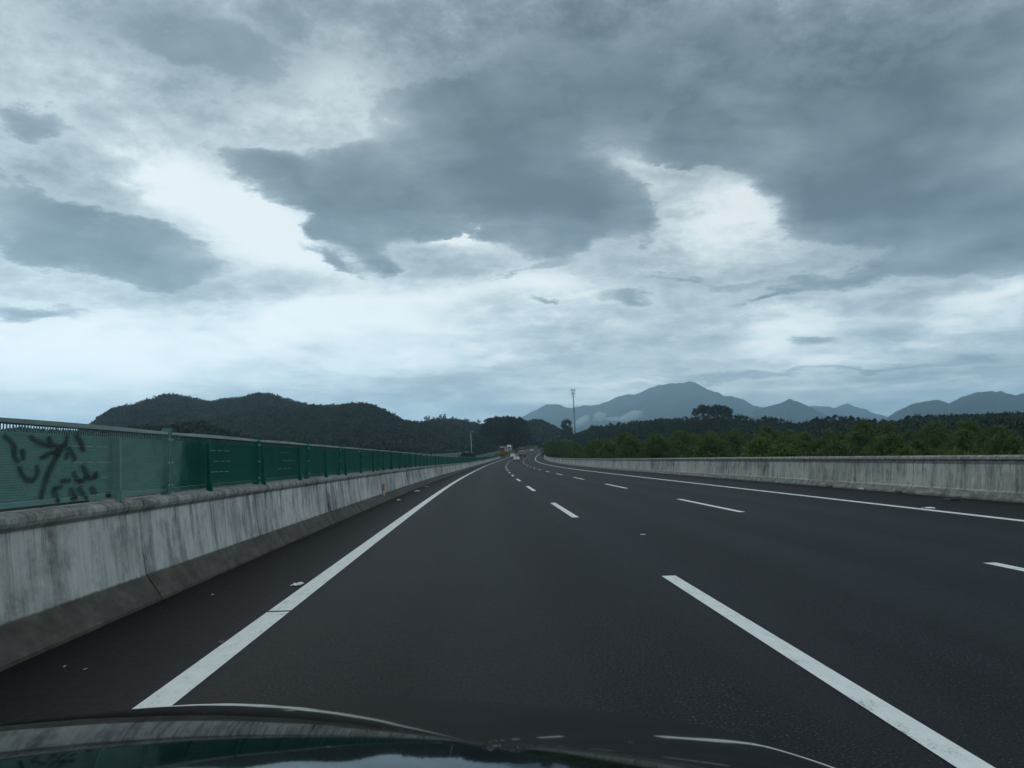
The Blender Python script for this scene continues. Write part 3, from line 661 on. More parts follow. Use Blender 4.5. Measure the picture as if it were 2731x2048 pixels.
saloon('white_saloon', m_paintw, 'tiny white car on the oncoming side beyond the hedge, rearmost', 560, -8.2, 'suv', True)
def tipper(s, off):
    r = empty('tipper_lorry', tuple(road(s, off, .01)), -rhead(s)); tag(r, 'tipper lorry with faded pink tailgate and dark tarpaulin in the middle lane', 'lorry')
    MB().box(-.5, .5, -4.2, 4.4, .75, 1.05).build('chassis', m_trim, r, .03)
    MB().box(-1.24, 1.24, -4.3, 2.0, 1.05, 2.35).build('cargo_box', m_pink, r, .03)
    tg = MB().box(-1.22, 1.22, -4.40, -4.305, .95, 2.25).build('tailgate', m_pink, r, .02)
    for x in (-1.0, -.5, 0, .5, 1.0): MB().box(x-.05, x+.05, -4.46, -4.40, 1.0, 2.2).build('rib', m_pink, tg, .01)
    MB().box(-1.25, 1.25, -4.42, -4.30, 2.36, 2.72).build('pale_board', m_box, r, .02)
    MB().prism([(-4.25, 2.36), (2.0, 2.36), (2.0, 3.35), (-4.25, 3.35)], -1.2, 1.2, lambda z: (z-2.36)*.12).build('tarpaulin', m_tarp, r, .22)
    MB().prism([(-4.34, 3.35), (-4.1, 3.35), (-4.1, 3.50), (-4.34, 3.50)], -1.05, 1.05, lambda z: (z-3.35)*1.2).build('top_bar', m_box, r, .03)
    MB().box(-1.2, 1.2, 2.3, 4.4, 1.0, 3.0, .08, .08).build('cab', m_red, r, .08)
    MB().box(-1.2, 1.2, -4.3, -4.15, .55, .68).build('underrun_bar', m_trim, r)
    for sg in (-1, 1): MB().box(sg*.95-.2, sg*.95+.2, -4.36, -4.3, .72, .86).build('tail_lamp', m_taill, r)
    wheels(r, (-1.0, 1.0), (-3.2, -1.9, 3.2), .50, .48); return r
tipper(334, (0+OD2)/2+.05)
def lorry(name, cabm, boxm, lab, s, off, dz, cabh):
    r = empty(name, tuple(road(s, off, ODZ+dz)), -rhead(s)+math.pi); tag(r, lab, 'lorry')
    # local +y is its own forward direction (towards the viewer)
    cabo = MB().prism([(2.0, .55), (4.25, .50), (4.30, 1.6), (4.12, 2.75), (3.9, cabh-.05), (3.3, cabh+.1), (2.0, cabh+.15)], -1.23, 1.23, lambda z: .02+max(0, z-1.8)*.05).build('cab', cabm, r, .06)
    MB().quadbox([(-1.08, 4.26, 1.72), (1.08, 4.26, 1.72), (1.08, 4.34, 1.72), (-1.08, 4.34, 1.72), (-1.0, 4.05, 2.68), (1.0, 4.05, 2.68), (1.0, 4.17, 2.68), (-1.0, 4.17, 2.68)]).build('windscreen', m_glass, cabo)
    MB().box(-.85, .85, 4.28, 4.36, .85, 1.45).build('grille', m_trim, cabo, .02)
    MB().box(-1.24, 1.24, 4.1, 4.42, .35, .78).build('front_bumper', cabm, cabo, .05)
    for sg in (-1, 1):
        MB().box(sg*.95-.2, sg*.95+.2, 4.40, 4.45, .52, .70).build('headlight', m_lampw, cabo, .02)
        MB().box(sg*1.38-.1, sg*1.38+.1, 3.9, 4.05, 1.9, 2.6).build('wing_mirror', m_trim, cabo, .03)
    MB().prism([(3.98, 2.95), (4.08, 2.95), (4.0, 3.25), (3.9, 3.25)], -.7, .7).build('sun_visor', m_box if cabm is m_red else m_trim, cabo)
    MB().box(-.45, .45, -8.5, 3.8, .8, 1.1).build('chassis', m_trim, r)
    tb = MB().box(-1.25, 1.25, -9.0, 1.7, 1.15, cabh+.12).build('trailer_box', boxm, r, .03)
    for k in range(12): MB().box(1.25, 1.28, -8.8+k*.9, -8.7+k*.9, 1.2, cabh+.05).build('side_rib', boxm, tb)
    wheels(r, (-1.0, 1.0), (-7.8, -6.5, -5.2, .9, 3.3), .50, .42); return r
lorry('red_lorry', m_red, m_box, 'oncoming red lorry with a pale box trailer, left of the white lorry', 424, -12.2, .9, 3.35)
lorry('white_lorry', m_paintw, m_trim, 'oncoming white-cabbed lorry with a dark trailer, right of the red one', 496, -14.3, .4, 3.75)

# ------------------------------------------------------------------ litter on the road
def scrap(u, v, sx, sy, lab, z=0., mat=m_paper, hh=.04):
    p = grd(u, v, z); r_ = np.random.default_rng(int(u)); g = 7; V = []
    for i in range(g):
        for j in range(g):
            x, y = (i/(g-1)-.5), (j/(g-1)-.5); e = 1 - .35*r_.random()*(max(abs(x), abs(y)) > .4)
            V.append((x*sx*e, y*sy*e, .004+hh*r_.random()*(1-1.2*max(abs(x), abs(y)))))
    o = mesh_np('paper_scrap', V, [(i*g+j, (i+1)*g+j, (i+1)*g+j+1, i*g+j+1) for i in range(g-1) for j in range(g-1)], mat)
    o.location = p; o.rotation_euler = (0, 0, r_.random()*.8-.4); tag(o, lab, 'litter', 'scraps of litter on the hard shoulders'); return o
scrap(792, 1561, .13, .20, 'white scrap of litter touching the left edge line at mid distance')
scrap(1715, 1426, .11, .10, 'thin pale scrap lying in the middle of the lane', hh=.01)
scrap(2478, 1356, .26, .30, 'white crumpled litter on the right edge line')
scrap(2296, 1306, .20, .30, 'white litter at the foot of the right wall', hh=.1)
scrap(1138, 1298, .16, .7, 'pale scattered litter beside the left wall, farther of the wall-foot pieces')
scrap(1063, 1334, .13, .3, 'pale litter between the left wall and edge line')
scrap(1112, 1310, .3, .8, 'grey crumpled bits at the foot of the left wall')
scrap(590, 1714, .05, .10, 'brownish scrap just left of the near edge line', mat=m_bark, hh=.02)
scrap(567, 1587, .02, .05, 'tiny pale chip on the dark left shoulder', hh=.01)
scrap(172, 1779, .012, .06, 'thin pale sliver on the dark left shoulder nearest the car', hh=.006, mat=m_box)
scrap(228, 1786, .012, .05, 'thin pale sliver right of the nearest one', hh=.006, mat=m_box)
for (u, v) in ((2545, 1334), (2412, 1313), (2223, 1298)):
    p = grd(u, v); MBo = MB().box(-.16, .12, -.2, .2, 0, .05, .04, .04).build('drain_debris', m_black, None, .015); MBo.location = (p[0]-.06, p[1], .0)
    tag(MBo, {2545: 'dark clod of debris in the drain slot of the right wall, nearest', 2412: 'dark debris in the drain slot of the right wall, middle', 2223: 'dark debris in the drain slot of the right wall, farthest'}[u], 'debris', 'dark debris in the wall drain slots')

# ------------------------------------------------------------------ numpy noise, hills
def vnoise(x, y, seed=0):
    xi = np.floor(x).astype(np.int64); yi = np.floor(y).astype(np.int64); xf = x-xi; yf = y-yi
    def h(a, b):
        n = (a*374761393+b*668265263+seed*69069) & 0x7fffffff; n = ((n ^ (n >> 13))*1274126177) & 0x7fffffff; return ((n ^ (n >> 16)) & 0xffff)/65535.
    u = xf*xf*(3-2*xf); v = yf*yf*(3-2*yf)
    return (h(xi, yi)*(1-u)+h(xi+1, yi)*u)*(1-v)+(h(xi, yi+1)*(1-u)+h(xi+1, yi+1)*u)*v
def fbm(x, y, oc=5, seed=0, ridge=False):
    a = 1.; t = 0.; s = 0.
    for o in range(oc):
        n = vnoise(x*2**o, y*2**o, seed+o)
        if ridge: n = 1-np.abs(2*n-1)
        t = t+a*n; s += a; a *= .5
    return t/s
def hill(name, crest, dist, front, back, base, mat, lab, rough=.25, cols=160, rows=40, rscale=1., shape=1.5, seed=0, crestlow=0., jag=0.):
    """terrain under a crest line: crest [(u,v)], dist(u)->metres"""
    cu = np.array([c[0] for c in crest], float); cv = np.array([c[1] for c in crest], float)
    uu = np.linspace(cu[0], cu[-1], cols); vv = np.interp(uu, cu, cv); dd = dist(uu)
    P = np.array([at(a, b, d) for a, b, d in zip(uu, vv, dd)]); cz = P[:, 2]-crestlow; dirx = P[:, 0]/dd; diry = P[:, 1]/dd
    cz = cz+jag*(fbm(uu*.09, uu*0, 4, seed+50)-.5)
    edge = np.clip(np.minimum(np.arange(cols), np.arange(cols)[::-1])/(cols*.04+1), 0, 1)
    T = np.concatenate([np.linspace(0, 1, rows), 1+np.linspace(0, 1, rows//3+1)[1:]])
    r = np.where(T[:, None] <= 1, dd[None]-front*(1-T[:, None]), dd[None]+back*(T[:, None]-1))
    X = r*dirx[None]; Y = r*diry[None]
    up = np.where(T <= 1, T, 2-T)[:, None]
    sh = up**shape if shape > 0 else np.sin(up*math.pi/2)**(-shape)
    nz = fbm(X/rscale, Y/rscale, 5, seed, True)
    w = np.sin(np.pi*np.clip(up, 0, 1))**.8
    Z = base+(cz[None]-base)*np.clip(sh+(nz-.55)*rough*w*2, 0, .985+.015*(up >= .999))
    Z = np.where(up >= .999, cz[None]*np.ones_like(Z), Z)
    V = np.stack([X, Y, Z], -1); R_ = len(T); Vf = V.reshape(-1, 3)
    i, j = np.meshgrid(np.arange(R_-1), np.arange(cols-1), indexing='ij'); q = (i*cols+j).ravel()
    o = mesh_np(name, Vf, np.stack([q, q+1, q+cols+1, q+cols], -1), mat, smooth=True)
    tag(o, lab, kind='structure'); return V[:rows]
def sample(V, n, r_, lo=0., hi=1., pw=1., ulo=0., uhi=1.):
    R_, Cn = V.shape[:2]
    a = (lo+(hi-lo)*r_.random(n)**pw)*(R_-1.001); b = (ulo+(uhi-ulo)*r_.random(n))*(Cn-1.001); i = a.astype(int); j = b.astype(int); fa = (a-i)[:, None]; fb = (b-j)[:, None]
    return (V[i, j]*(1-fa)+V[i+1, j]*fa)*(1-fb)+(V[i, j+1]*(1-fa)+V[i+1, j+1]*fa)*fb
def canopy(name, P, R, K, mat, lab, r_, hgt=1.2, leafs=.42, kind='stuff', flat=0.):
    """many crowns, each K small leaf clumps spread through a rounded volume"""
    n = len(P); d = r_.normal(size=(n, K, 3)); d /= np.linalg.norm(d, axis=2)[..., None]; d[..., 2] = np.where(d[..., 2] < -.35, -d[..., 2], d[..., 2])
    rad = (.45+.6*r_.random((n, K, 1)))**.7; c = P[:, None, :]+d*rad*R[:, None, None]*np.array([1, 1, hgt])+np.array([0, 0, 1])*(R*hgt*.75)[:, None, None]
    s = R[:, None, None]*leafs*(.6+.8*r_.random((n, K, 1)))
    a = r_.normal(size=(n, K, 3))+d*.9; a[..., 2] += .5; a /= np.linalg.norm(a, axis=2)[..., None]; b = np.cross(a, r_.normal(size=(n, K, 3))); b /= np.linalg.norm(b, axis=2)[..., None]
    V = np.stack([c-b*s*.6-a*s*.3, c+b*s*.6-a*s*.3, c+a*s*.9], 2).reshape(-1, 3)
    pn = fbm(P[:, 0]/70, P[:, 1]/70, 4, 77); pn = np.clip((pn-.36)*3.2, 0, 1)[:, None]
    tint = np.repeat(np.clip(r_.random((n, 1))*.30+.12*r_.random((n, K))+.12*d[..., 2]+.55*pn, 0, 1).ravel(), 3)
    o = mesh_np(name, V, np.arange(len(V)).reshape(-1, 3), mat, tint=tint); tag(o, lab, kind=kind); return o

# ground sheet
gr = np.concatenate([np.linspace(4, 400, 40), np.linspace(450, 14000, 40)]); ga = np.linspace(-math.pi, math.pi, 145)
GR, GA = np.meshgrid(gr, ga); X = GR*np.sin(GA); Y = GR*np.cos(GA); Z = -7.5+1.2*(fbm(X/60, Y/60, 4)-.5)-.0*X
keep = np.abs(X) < 1e9
V = np.stack([X, Y, Z], -1).reshape(-1, 3); n = len(gr); i, j = np.meshgrid(np.arange(len(ga)-1), np.arange(n-1), indexing='ij'); q = (i*n+j).ravel()
V = np.concatenate([V, [[0, 0, -7.5]]]); tri = None
gs = mesh_np('ground', V, np.stack([q, q+n, q+n+1, q+1], -1), m_land, smooth=True); tag(gs, 'low scrubby ground around the viaduct', kind='structure')
# embankment that carries the road beyond the viaduct
ss = stations(285, SEND)
for nm, offs in (('embankment', [(10.9, 0.0), (12.2, -.25), (16, -1.2), (24, -7), (30, -10)]), ('embankment', [(-20.9, ODZ), (-23, ODZ-.3), (-30, ODZ-4), (-44, -13)])):
    z_ = strip(nm, 285, SEND, offs, m_slope, -.03); tag(z_, 'green bank falling away from the edge of the road', kind='structure')
z_ = strip('embankment', 285, SEND, [(-7.25, ODZ+.01), (-6.6, -.25), (-5.45, -.06)], m_slope); tag(z_, 'earth of the central reserve between the carriageways', kind='structure')

rA = np.random.default_rng(11)
lin = lambda a, b: (lambda u: np.interp(u, [p[0] for p in (a, b)], [p[1] for p in (a, b)]))
# A: main dark hill range on the left
crA = [(120, 1162), (180, 1156), (230, 1139), (262, 1118), (300, 1103), (360, 1091), (400, 1076), (440, 1065), (480, 1064), (520, 1073), (560, 1081), (600, 1079), (640, 1075), (680, 1063), (710, 1061), (740, 1071), (770, 1080), (830, 1087), (900, 1087), (960, 1082), (994, 1087), (1044, 1107), (1076, 1123), (1139, 1130), (1200, 1150), (1300, 1175)]
crA = [(a_, b_+(float(np.interp(a_, (300, 460, 560, 620, 700, 790, 900, 1000, 1100), (26, 32, 25, 20, 32, 20, 18, 16, 20))))) for a_, b_ in crA]
VA = hill('hill', crA, lin((120, 1150), (1300, 1000)), 620, 400, -8, m_hill, 'long dark wooded hill range on the left', .42, 260, 70, 260, -1.15, 3, 2)
canopy('hill_woodland', sample(VA, 30000, rA, .15, .985), rA.uniform(1.3, 2.9, 30000), 14, m_leafH, 'dense dark woodland covering the left hill range', rA, leafs=.42)
crB = [(1040, 1180), (1100, 1146), (1139, 1131), (1184, 1126), (1228, 1131), (1285, 1141), (1340, 1150), (1400, 1165), (1450, 1185)]
VB = hill('hill', crB, lin((1040, 860), (1450, 900)), 330, 300, -6, m_hill, 'lower greener hill beside the tall tree clump', .2, 100, 36, 160, -1.2, 9, 2)
canopy('hill_woodland', sample(VB, 9000, rA, .1, .985), rA.uniform(1.5, 3.2, 9000), 16, m_leafH, 'scrub woodland on the lower hill', rA, leafs=.5)
crG = [(-140, 1172), (-40, 1166), (60, 1160), (120, 1167), (190, 1166), (260, 1168), (330, 1165), (430, 1158), (480, 1146), (530, 1137), (590, 1156), (680, 1178), (760, 1172), (860, 1182), (960, 1190), (1060, 1196), (1160, 1203), (1260, 1205)]
VG = hill('foothill', crG, lin((-140, 430), (1260, 470)), 300, 160, -8, m_land, 'low scrub covered rise behind the green fence', .2, 160, 30, 90, -1.1, 4, 3.)
canopy('scrub', sample(VG, 11000, rA, .1, 1), rA.uniform(.9, 2.3, 11000), 22, m_leafH, 'mixed dark scrub and small trees behind the green fence', rA, leafs=.45)
# C: rise under the tall tree clump
crC = [(1180, 1206), (1230, 1184), (1290, 1176), (1340, 1166), (1400, 1168), (1425, 1185), (1445, 1196)]
VC = hill('foothill', crC, lin((1180, 560), (1445, 690)), 110, 120, -4, m_land, 'dark rise carrying the tall tree clump', .1, 60, 24, 50, -1.1, 6, 3.)
canopy('scrub', sample(VC, 1500, rA), rA.uniform(1.5, 4.0, 1500), 30, m_leafD, 'dark undergrowth below the tall tree clump', rA, leafs=.4)
crD = [(1330, 1175), (1380, 1140), (1405, 1134), (1440, 1130), (1465, 1141), (1490, 1154), (1505, 1166), (1545, 1172), (1600, 1180)]
VD = hill('hill', crD, lin((1330, 930), (1600, 930)), 230, 200, -2, m_hill, 'small wooded hill behind the bend of the road', .15, 60, 30, 90, -1.2, 8, 2)
canopy('hill_woodland', sample(VD, 3500, rA), rA.uniform(1.6, 3.6, 3500), 24, m_leafD, 'dark wood on the small hill behind the bend', rA, leafs=.45)
crS = [(1380, 1203), (1392, 1188), (1404, 1170), (1420, 1166), (1440, 1174), (1460, 1187), (1476, 1200)]
hill('grass_slope', crS, lin((1380, 720), (1476, 760)), 30, 60, 0, m_slope, 'open grassy slope above the bend of the road', .03, 40, 16, 40, -1., 3, 0)
# E: dark wooded ridge on the right
crE = [(1440, 1192), (1490, 1178), (1537, 1168), (1559, 1163), (1576, 1156), (1613, 1151), (1660, 1149), (1697, 1144), (1730, 1142), (1772, 1139), (1814, 1138), (1856, 1140), (1912, 1136), (1953, 1140), (2021, 1150), (2044, 1146), (2078, 1150), (2112, 1158), (2146, 1156), (2202, 1146), (2250, 1144), (2306, 1150), (2376, 1152), (2422, 1146), (2492, 1141), (2562, 1143), (2655, 1140), (2731, 1137), (2900, 1132)]
dE = lambda u: np.interp(u, [1440, 1600, 2000, 2400, 2900], [760, 640, 480, 420, 380])
VE = hill('ridge', crE, dE, 210, 150, -7, m_hill, 'low dark wooded ridge behind the young pines', .12, 240, 36, 80, -.9, 3, 2)
PE = sample(VE, 8500, rA, .25, 1, .7)
canopy('ridge_woodland', PE, rA.uniform(1.4, 2.9, len(PE))*1.0, 54, m_leafD, 'dense dark woodland covering the right ridge', rA, hgt=1.25, leafs=.25)
# ------------------------------------------------------------------ trees as individuals
def proj(p):
    q = np.asarray(p)-[0, 0, H]; d = q@FW; a = F*(q@RT)/d; b = -F*(q@UP)/d
    return 1365.5+a*cr+b*sr, 1024-a*sr+b*cr
def leaves(cent, rad, K, r_, size, up=.6, slim=.35):
    """cent (n,3), rad (n,) ; K leaves per clump"""
    n = len(cent); d = r_.normal(size=(n, K, 3)); d /= np.linalg.norm(d, axis=2)[..., None]
    c = cent[:, None]+d*rad[:, None, None]*(.35+.65*r_.random((n, K, 1)))
    a = d*1.0+r_.normal(size=(n, K, 3))*.5; a[..., 2] += up; a /= np.linalg.norm(a, axis=2)[..., None]
    b = np.cross(a, r_.normal(size=(n, K, 3))); b /= np.linalg.norm(b, axis=2)[..., None]; s = size*(.6+.8*r_.random((n, K, 1)))
    V = np.stack([c-b*s*slim, c+b*s*slim, c+a*s], 2).reshape(-1, 3)
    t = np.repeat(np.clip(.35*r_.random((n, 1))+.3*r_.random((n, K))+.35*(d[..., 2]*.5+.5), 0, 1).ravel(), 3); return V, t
def limb_mesh(mb, p0, p1, r0, r1, r_, seg=4, wob=.12, n=7):
    p0 = np.array(p0, float); p1 = np.array(p1, float); prev = p0; L_ = np.linalg.norm(p1-p0)
    for i in range(1, seg+1):
        t = i/seg; q = p0*(1-t)+p1*t+(r_.normal(size=3)*wob*L_/seg if i < seg else 0)
        mb.tube(prev, q, r0+(r1-r0)*(t-1/seg), r0+(r1-r0)*t, n, False); prev = q
def young_pine(i):
    r_ = np.random.default_rng(100+i); Hh = 8.5; R = r_.uniform(1.9, 2.5)
    root = empty('young_pine', (0, 0, 0)); mb = MB(); limb_mesh(mb, (0, 0, 0), (r_.normal()*.2, r_.normal()*.2, Hh*.93), .14, .02, r_, 6, .03, 8)
    cs = []; rd = []
    nb_ = 74
    for k in range(nb_):
        t = (k+.5)/nb_; t = t**.85; z = Hh*(.10+.86*t); prof = R*min(1, (1-t)**.62*1.25)*(.75+.5*r_.random())*(1 if t > .15 else .8)
        an = k*2.39996+r_.normal()*.3; q = (prof*math.cos(an), prof*math.sin(an), z)
        cs.append(q); rd.append(.30+.42*(1-t)+.1*r_.random()); cs.append((q[0]*.55, q[1]*.55, z-.1)); rd.append(.5)
        if k % 3 == 0: limb_mesh(mb, (0, 0, max(.4, z-.7)), (q[0]*.9, q[1]*.9, z-.05), .035, .008, r_, 2, .05, 5)
    V, t = leaves(np.array(cs), np.array(rd)*.85, 60, r_, .24, .85, .17)
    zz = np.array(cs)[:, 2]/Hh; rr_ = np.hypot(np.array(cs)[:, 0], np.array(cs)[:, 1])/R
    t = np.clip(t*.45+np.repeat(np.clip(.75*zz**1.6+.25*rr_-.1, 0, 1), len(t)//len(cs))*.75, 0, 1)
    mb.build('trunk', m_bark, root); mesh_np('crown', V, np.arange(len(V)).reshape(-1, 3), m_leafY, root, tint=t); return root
def tall_tree(i, name, mat, Hh, lowest, R, K=40, flat=1., nb_=40, ls=.7):
    r_ = np.random.default_rng(300+i); root = empty(name, (0, 0, 0)); mb = MB()
    top = (r_.normal()*.5, r_.normal()*.5, Hh*.9); limb_mesh(mb, (0, 0, -1), top, Hh*.018+.05, .05, r_, 6, .05, 7); cs = []; rd = []
    for k in range(nb_):
        t = r_.random(); z = Hh*(lowest+(1-lowest)*t*.94); rr = R*math.sqrt(max(0, 1-((t-.45)/.62)**2))*(.35+.65*r_.random()); an = r_.random()*6.283
        q = np.array([rr*math.cos(an), rr*math.sin(an), z]); cs.append(q); rd.append(R*.26*(.7+.6*r_.random()))
        if k % 2 == 0: limb_mesh(mb, (top[0]*z/Hh*.8, top[1]*z/Hh*.8, max(Hh*lowest*.8, z-R*.7)), q, .10, .03, r_, 3, .08, 5)
    cs = np.array(cs); V, t = leaves(cs, np.array(rd), K, r_, ls, .4, .38)
    mb.build('trunk', m_bark, root); mesh_np('crown', V, np.arange(len(V)).reshape(-1, 3), mat, root, tint=t); return root
def place(proto, used, loc, sc, rz, lab, cat, group, sz=None):
    o = proto if not used else copy_tree(proto)
    o.location = tuple(loc); o.scale = (sc, sc, sz or sc); o.rotation_euler = (0, 0, rz); tag(o, lab, cat, group); return o
r5 = np.random.default_rng(5)
pines = [young_pine(i) for i in range(6)]; used = [False]*6; cnt = 0
TU = [1440, 1465, 1490, 1540, 1600, 1650, 1700, 1780, 1860, 1960, 2060, 2160, 2300, 2420, 2560, 2731, 2900]
TV = [1182, 1172, 1176, 1170, 1158, 1144, 1140, 1150, 1156, 1152, 1152, 1150, 1148, 1152, 1146, 1150, 1146]
front = []
def put_pine(s, off, v_extra, hmin=4.2, hmax=12.5, fr=False):
    global cnt
    base = road(s, off); bz = -6.2 if s < 290 else max(-6.2, float(base[2])-.3*(off-11)-.2)
    u, _ = proj(base); 
    if u > 2860 or u < 1448: return
    v = np.interp(u, TU, TV)+v_extra; dist = math.hypot(base[0], base[1]); zt = at(u, v, dist)[2]; h = min(max(zt-bz, hmin), hmax)
    if zt-bz < 2.2: return
    k = int(r5.integers(6)); sz = h/8.5; sc = sz*r5.uniform(1.05, 1.4) if h > 5 else sz*1.5
    small = h < 6.2
    o = place(pines[k], used[k], (base[0], base[1], bz-.1), sc, r5.random()*6.28, 'bushy young pine, one of the bright green belt behind the right wall' if dist < 190 else 'small distant young pine by the far end of the right wall', 'tree', 'young pines in the belt behind the right wall' if dist < 190 else 'distant young pines at the bend', sz); used[k] = True; cnt += 1
    if fr: front.append((u, o))
# rows from the front of the belt to the back
for row, (o0, ve, step) in enumerate(((17.5, 32, 5.6), (25.5, 18, 5.4), (35, 6, 5.6), (47, -4, 5.8), (60, -10, 6.4), (76, -14, 7.5))):
    s = 16+row*2.; 
    while s < 300:
        put_pine(s+r5.normal()*.9, o0+r5.normal()*1.8, ve*(.45+.9*r5.random())+r5.normal()*12-5, fr=(row == 0 and s < 110))
        s += step*(1+s/95.)*(.8+.4*r5.random())
for row, (o0, ve, step) in enumerate(((12.8, 10, 13), (16, 0, 12), (21, -2, 18))):
    s = 300
    while s < 610: put_pine(s, o0+r5.normal()*.7, ve*r5.random()+r5.normal()*4, 3.5, 9); s += step*(.8+.4*r5.random())
ORD = 'rightmost,second,third,fourth,fifth,sixth,seventh,eighth,ninth,tenth,eleventh,twelfth,thirteenth,fourteenth,fifteenth,sixteenth,seventeenth,eighteenth,nineteenth,twentieth,twenty-first,twenty-second,twenty-third,twenty-fourth,twenty-fifth'.split(',')
for i_, (u_, o_) in enumerate(sorted([f_ for f_ in front if f_[0] < 2780], key=lambda t: -t[0])[:25]):
    o_['label'] = ('rightmost young pine' if i_ == 0 else ORD[i_]+' young pine from the right edge')+' in the front row behind the right wall'
print('pines', cnt)
# tall clump beside the bend
gum = [tall_tree(i, 'tall_gum_tree', m_leafD, 22, .42, 4.6, 60, nb_=46, ls=.85) for i in range(4)]; ug = [False]*4
for k, (u, v, dd) in enumerate([(1301, 1122, 585), (1307, 1128, 600), (1313, 1117, 590), (1320, 1119, 612), (1327, 1116, 595), (1334, 1118, 615), (1341, 1116, 590), (1349, 1115, 610), (1357, 1115, 598), (1365, 1117, 620), (1372, 1116, 600), (1380, 1117, 625), (1387, 1120, 615), (1394, 1126, 625), (1400, 1134, 630), (1316, 1132, 570), (1338, 1130, 575), (1352, 1128, 580), (1378, 1130, 590), (1398, 1144, 610), (1296, 1140, 590), (1330, 1140, 560), (1365, 1140, 570), (1408, 1158, 640), (1388, 1146, 600)]):
    p = at(u, v, dd); h = 21*(.9+.2*r5.random()); j = k % 4
    place(gum[j], ug[j], (p[0], p[1], p[2]-h*.94), h/22, r5.random()*6.28, (('leftmost' if k == 0 else ORD[k]+' from the left')+' of the tall gum trees along the top of the dense clump' if k < 15 else 'lower gum tree inside the dense dark clump left of the bend'), 'tree', 'tall gum trees in the clump by the bend'); ug[j] = True
t = tall_tree(21, 'lone_tall_tree', m_leafD, 20, .10, 5.0, 60, nb_=70, ls=.8); p = at(1510, 1120, 700); t.location = (p[0], p[1], p[2]-19.2); tag(t, 'lone tall dark tree with ragged crown just left of the phone mast', 'tree')
# tall trees standing out of the right ridge
umb = [tall_tree(30+i, 'ridge_pine', m_leafD, 13, .60, 2.7, 46, nb_=30, ls=.5) for i in range(3)]; uu_ = [False]*3
for k, (u, v, dd) in enumerate([(1854, 1093, 520), (1868, 1092, 520), (1876, 1089, 525), (1890, 1091, 515), (1906, 1090, 520), (1914, 1089, 530), (1924, 1091, 515), (1932, 1093, 525), (1941, 1095, 515), (1898, 1096, 505)]):
    p = at(u, v-9, dd); h = 12.5; j = k % 3
    place(umb[j], uu_[j], (p[0], p[1], p[2]-h*.98), h/13*(1 if k else .9), r5.random()*6.28, 'lone umbrella shaped pine at the left end of the tall ridge group' if k == 0 else (ORD[k]+' from the left of the tall pines standing above the right ridge'), 'tree', None if k == 0 else 'tall pines standing above the right ridge'); uu_[j] = True
crest_t = [tall_tree(40+i, 'ridge_tree', m_leafD, 8, .25, 2.6, 44, nb_=26, ls=.5) for i in range(3)]; uc = [False]*3
u = 1541.; k = 0
CU = [1537, 1559, 1576, 1613, 1660, 1697, 1730, 1772, 1814, 1856, 1912, 1953, 2021, 2044, 2078, 2112, 2130, 2146, 2202, 2250, 2306, 2376, 2422, 2492, 2562, 2655, 2731, 2800]
CV = [1155, 1150, 1138, 1133, 1131, 1124.5, 1122, 1117.5, 1116, 1117, 1106, 1107, 1121, 1112, 1117, 1129, 1133, 1129, 1115, 1114, 1120, 1124.5, 1115, 1108, 1110.5, 1106, 1103, 1101]
while u < 2780:
    v = np.interp(u, CU, CV)+r5.normal()*2.2-1; dd = float(dE(u))-5+r5.random()*8; p = at(u, v, dd); h = 7.5*(.85+.4*r5.random()); j = k % 3
    place(crest_t[j], uc[j], (p[0], p[1], p[2]-h*.96), h/8, r5.random()*6.28, 'dark tree in the row along the crest of the right ridge', 'tree', 'trees along the crest of the right ridge'); uc[j] = True; k += 1
    u += (2225*2.6/dd)*(.8+.8*r5.random())
# thin pines along the crest of the left hills
hp = [tall_tree(60+i, 'hilltop_pine', m_leafH, 10, .60, 2.1, 26, nb_=12, ls=.6) for i in range(4)]; uh = [False]*4
u = 236.; k = 0; ca = [(c[0], c[1]) for c in crA]
while u < 1290:
    src = crA if u < 1085 else crB; dd = 1150-(u-120)/1180*150 if u < 1085 else 870.
    gap = 6. if u < 620 else 9. if u < 770 else 7.
    v = np.interp(u, [c[0] for c in src], [c[1] for c in src]); p = at(u, v, dd-3); h = 8.5*(.7+.5*r5.random())*(1.0 if u < 650 else .75); j = int(r5.integers(4))
    place(hp[j], uh[j], (p[0], p[1], p[2]-1.0), h/10*1.25, r5.random()*6.28, 'small thin pine on the skyline of the left hill' , 'tree', 'thin pines along the left skyline'); uh[j] = True; k += 1
    u += gap*1.25*(.4+1.2*r5.random())
print('hilltop', k)
# hedge in the central reserve
rh = np.random.default_rng(9); n = 1500; s_ = 300+rh.random(n)*330; P = np.array([road(a, -6.1+rh.normal()*.35, -.1+rh.random()*.55) for a in s_])
hg = canopy('hedge', P, rh.uniform(.45, .85, n), 46, m_leafHedge, None, rh, 1.2, .34, None); tag(hg, 'yellow green clipped hedge in the central reserve beyond the end of the fence', 'hedge')
if 'kind' in hg: del hg['kind']

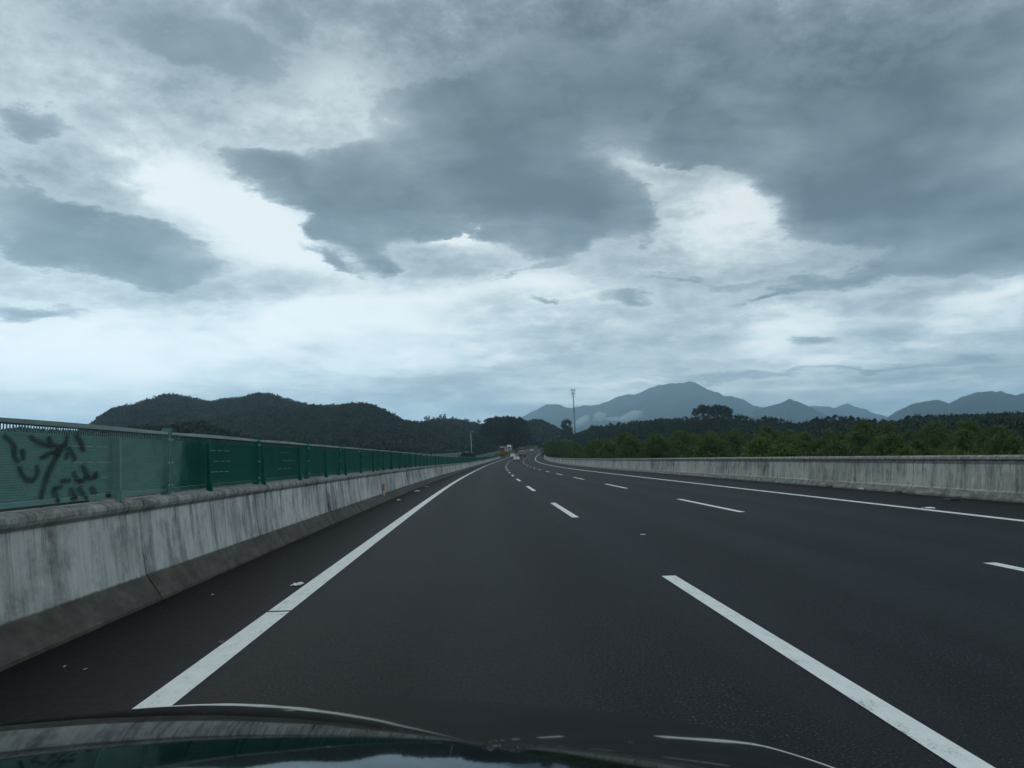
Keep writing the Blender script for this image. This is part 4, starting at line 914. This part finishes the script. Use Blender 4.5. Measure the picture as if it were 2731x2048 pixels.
# ------------------------------------------------------------------ far mountains
def mtn(crest, d, base, lab, seed, front=2600):
    hill('mountain', crest, lambda u: np.full_like(u, d), front, 1500, base, m_mtn, lab, .35, 200, 50, 1300, -1.1, seed, 0, jag=d*.0018)
mtn([(1330, 1150), (1397, 1119), (1422, 1108), (1461, 1092), (1486, 1088), (1531, 1087), (1559, 1080), (1573, 1082), (1604, 1077), (1649, 1058), (1671, 1051), (1694, 1052), (1730, 1037), (1750, 1028), (1790, 1022), (1834, 1023), (1870, 1034), (1898, 1043), (1929, 1055), (1983, 1065), (2012, 1085), (2054, 1092), (2120, 1110), (2200, 1125), (2300, 1150)], 9300, -20, 'big hazy blue mountain with its summit in cloud', 1)
mtn([(1540, 1170), (1560, 1140), (1585, 1126), (1610, 1118), (1660, 1112), (1720, 1114), (1800, 1130), (1900, 1150)], 7300, -20, 'hazy blue spur in front of the big mountain', 8, 1500)
mtn([(1980, 1130), (2020, 1096), (2054, 1090), (2080, 1083), (2105, 1074), (2133, 1081), (2157, 1092), (2190, 1108), (2240, 1135)], 7000, -20, 'small pointed hazy blue hill right of the big mountain', 2, 1700)
mtn([(2120, 1098), (2160, 1083), (2190, 1082), (2225, 1088), (2259, 1080), (2306, 1093), (2362, 1110), (2420, 1130)], 11200, -20, 'faint far ridge between the blue mountains', 3, 2200)
mtn([(2330, 1150), (2376, 1116), (2400, 1104), (2436, 1089), (2492, 1079), (2530, 1086), (2562, 1072), (2609, 1061), (2669, 1056), (2711, 1063), (2731, 1058), (2800, 1050), (2950, 1070)], 6600, -20, 'hazy blue ridge at the right edge', 4, 1900)

# ------------------------------------------------------------------ drifting cloud scraps and haze
def f_vol(dens, col, an=0.):
    def mk(name):
        global nt
        m = bpy.data.materials.new(name); m.use_nodes = True; nt = m.node_tree; nt.nodes.clear(); o = N('ShaderNodeOutputMaterial'); v = N('ShaderNodeVolumePrincipled')
        v.inputs['Density'].default_value = dens; v.inputs['Color'].default_value = (*col, 1); v.inputs['Anisotropy'].default_value = an; put(o.inputs['Volume'], v.outputs[0]); return m
    return mk
m_mist = f_vol(.03, (.98, .99, 1.))('mist')
def mist(u, v, d, w, h, seed, rot=0., lab=None):
    import bmesh
    bm = bmesh.new(); bmesh.ops.create_icosphere(bm, subdivisions=5, radius=1); me = bpy.data.meshes.new('mist'); bm.to_mesh(me); bm.free()
    co = np.zeros(len(me.vertices)*3, np.float32); me.vertices.foreach_get('co', co); co = co.reshape(-1, 3)
    nn = fbm(co[:, 0]*2.2+co[:, 1]*1.3+9, co[:, 2]*2.2+co[:, 1]*1.1+7, 5, seed); co = co*(.35+1.3*nn)[:, None]
    w_, h_ = w/F*d, h/F*d; co = co*np.array([w_/2, w_/3, h_/2]); c, s = math.cos(rot), math.sin(rot)
    co = np.stack([co[:, 0]*c-co[:, 2]*s, co[:, 1], co[:, 0]*s+co[:, 2]*c], -1); me.vertices.foreach_set('co', co.astype(np.float32).ravel())
    me.materials.append(m_mist); o = link(bpy.data.objects.new('mist', me)); o.location = tuple(at(u, v, d)); tag(o, lab or 'scrap of white cloud clinging to the blue mountain', kind='stuff')
mist(1680, 1110, 6300, 62, 20, 1, .35); mist(1600, 1110, 6400, 34, 22, 2, .6); mist(1552, 1125, 6500, 46, 24, 3, .4); mist(1636, 1117, 6400, 40, 10, 5)
hz = MB().box(-9500, 9500, -300, 14500, -12, 810).build('haze', f_vol(1.6e-4, (.60, .84, 1.0), .78)('haze'), None); tag(hz, 'thin bluish haze in the air', kind='stuff'); hz.display_type = 'WIRE'
for o in S.objects:
    if o.type == 'MESH' and o.name.split('.')[0] in ('haze', 'mist'): o.visible_shadow = True
S.cycles.volume_bounces = 2; S.cycles.max_bounces = 6; S.cycles.diffuse_bounces = 3; S.cycles.transparent_max_bounces = 12
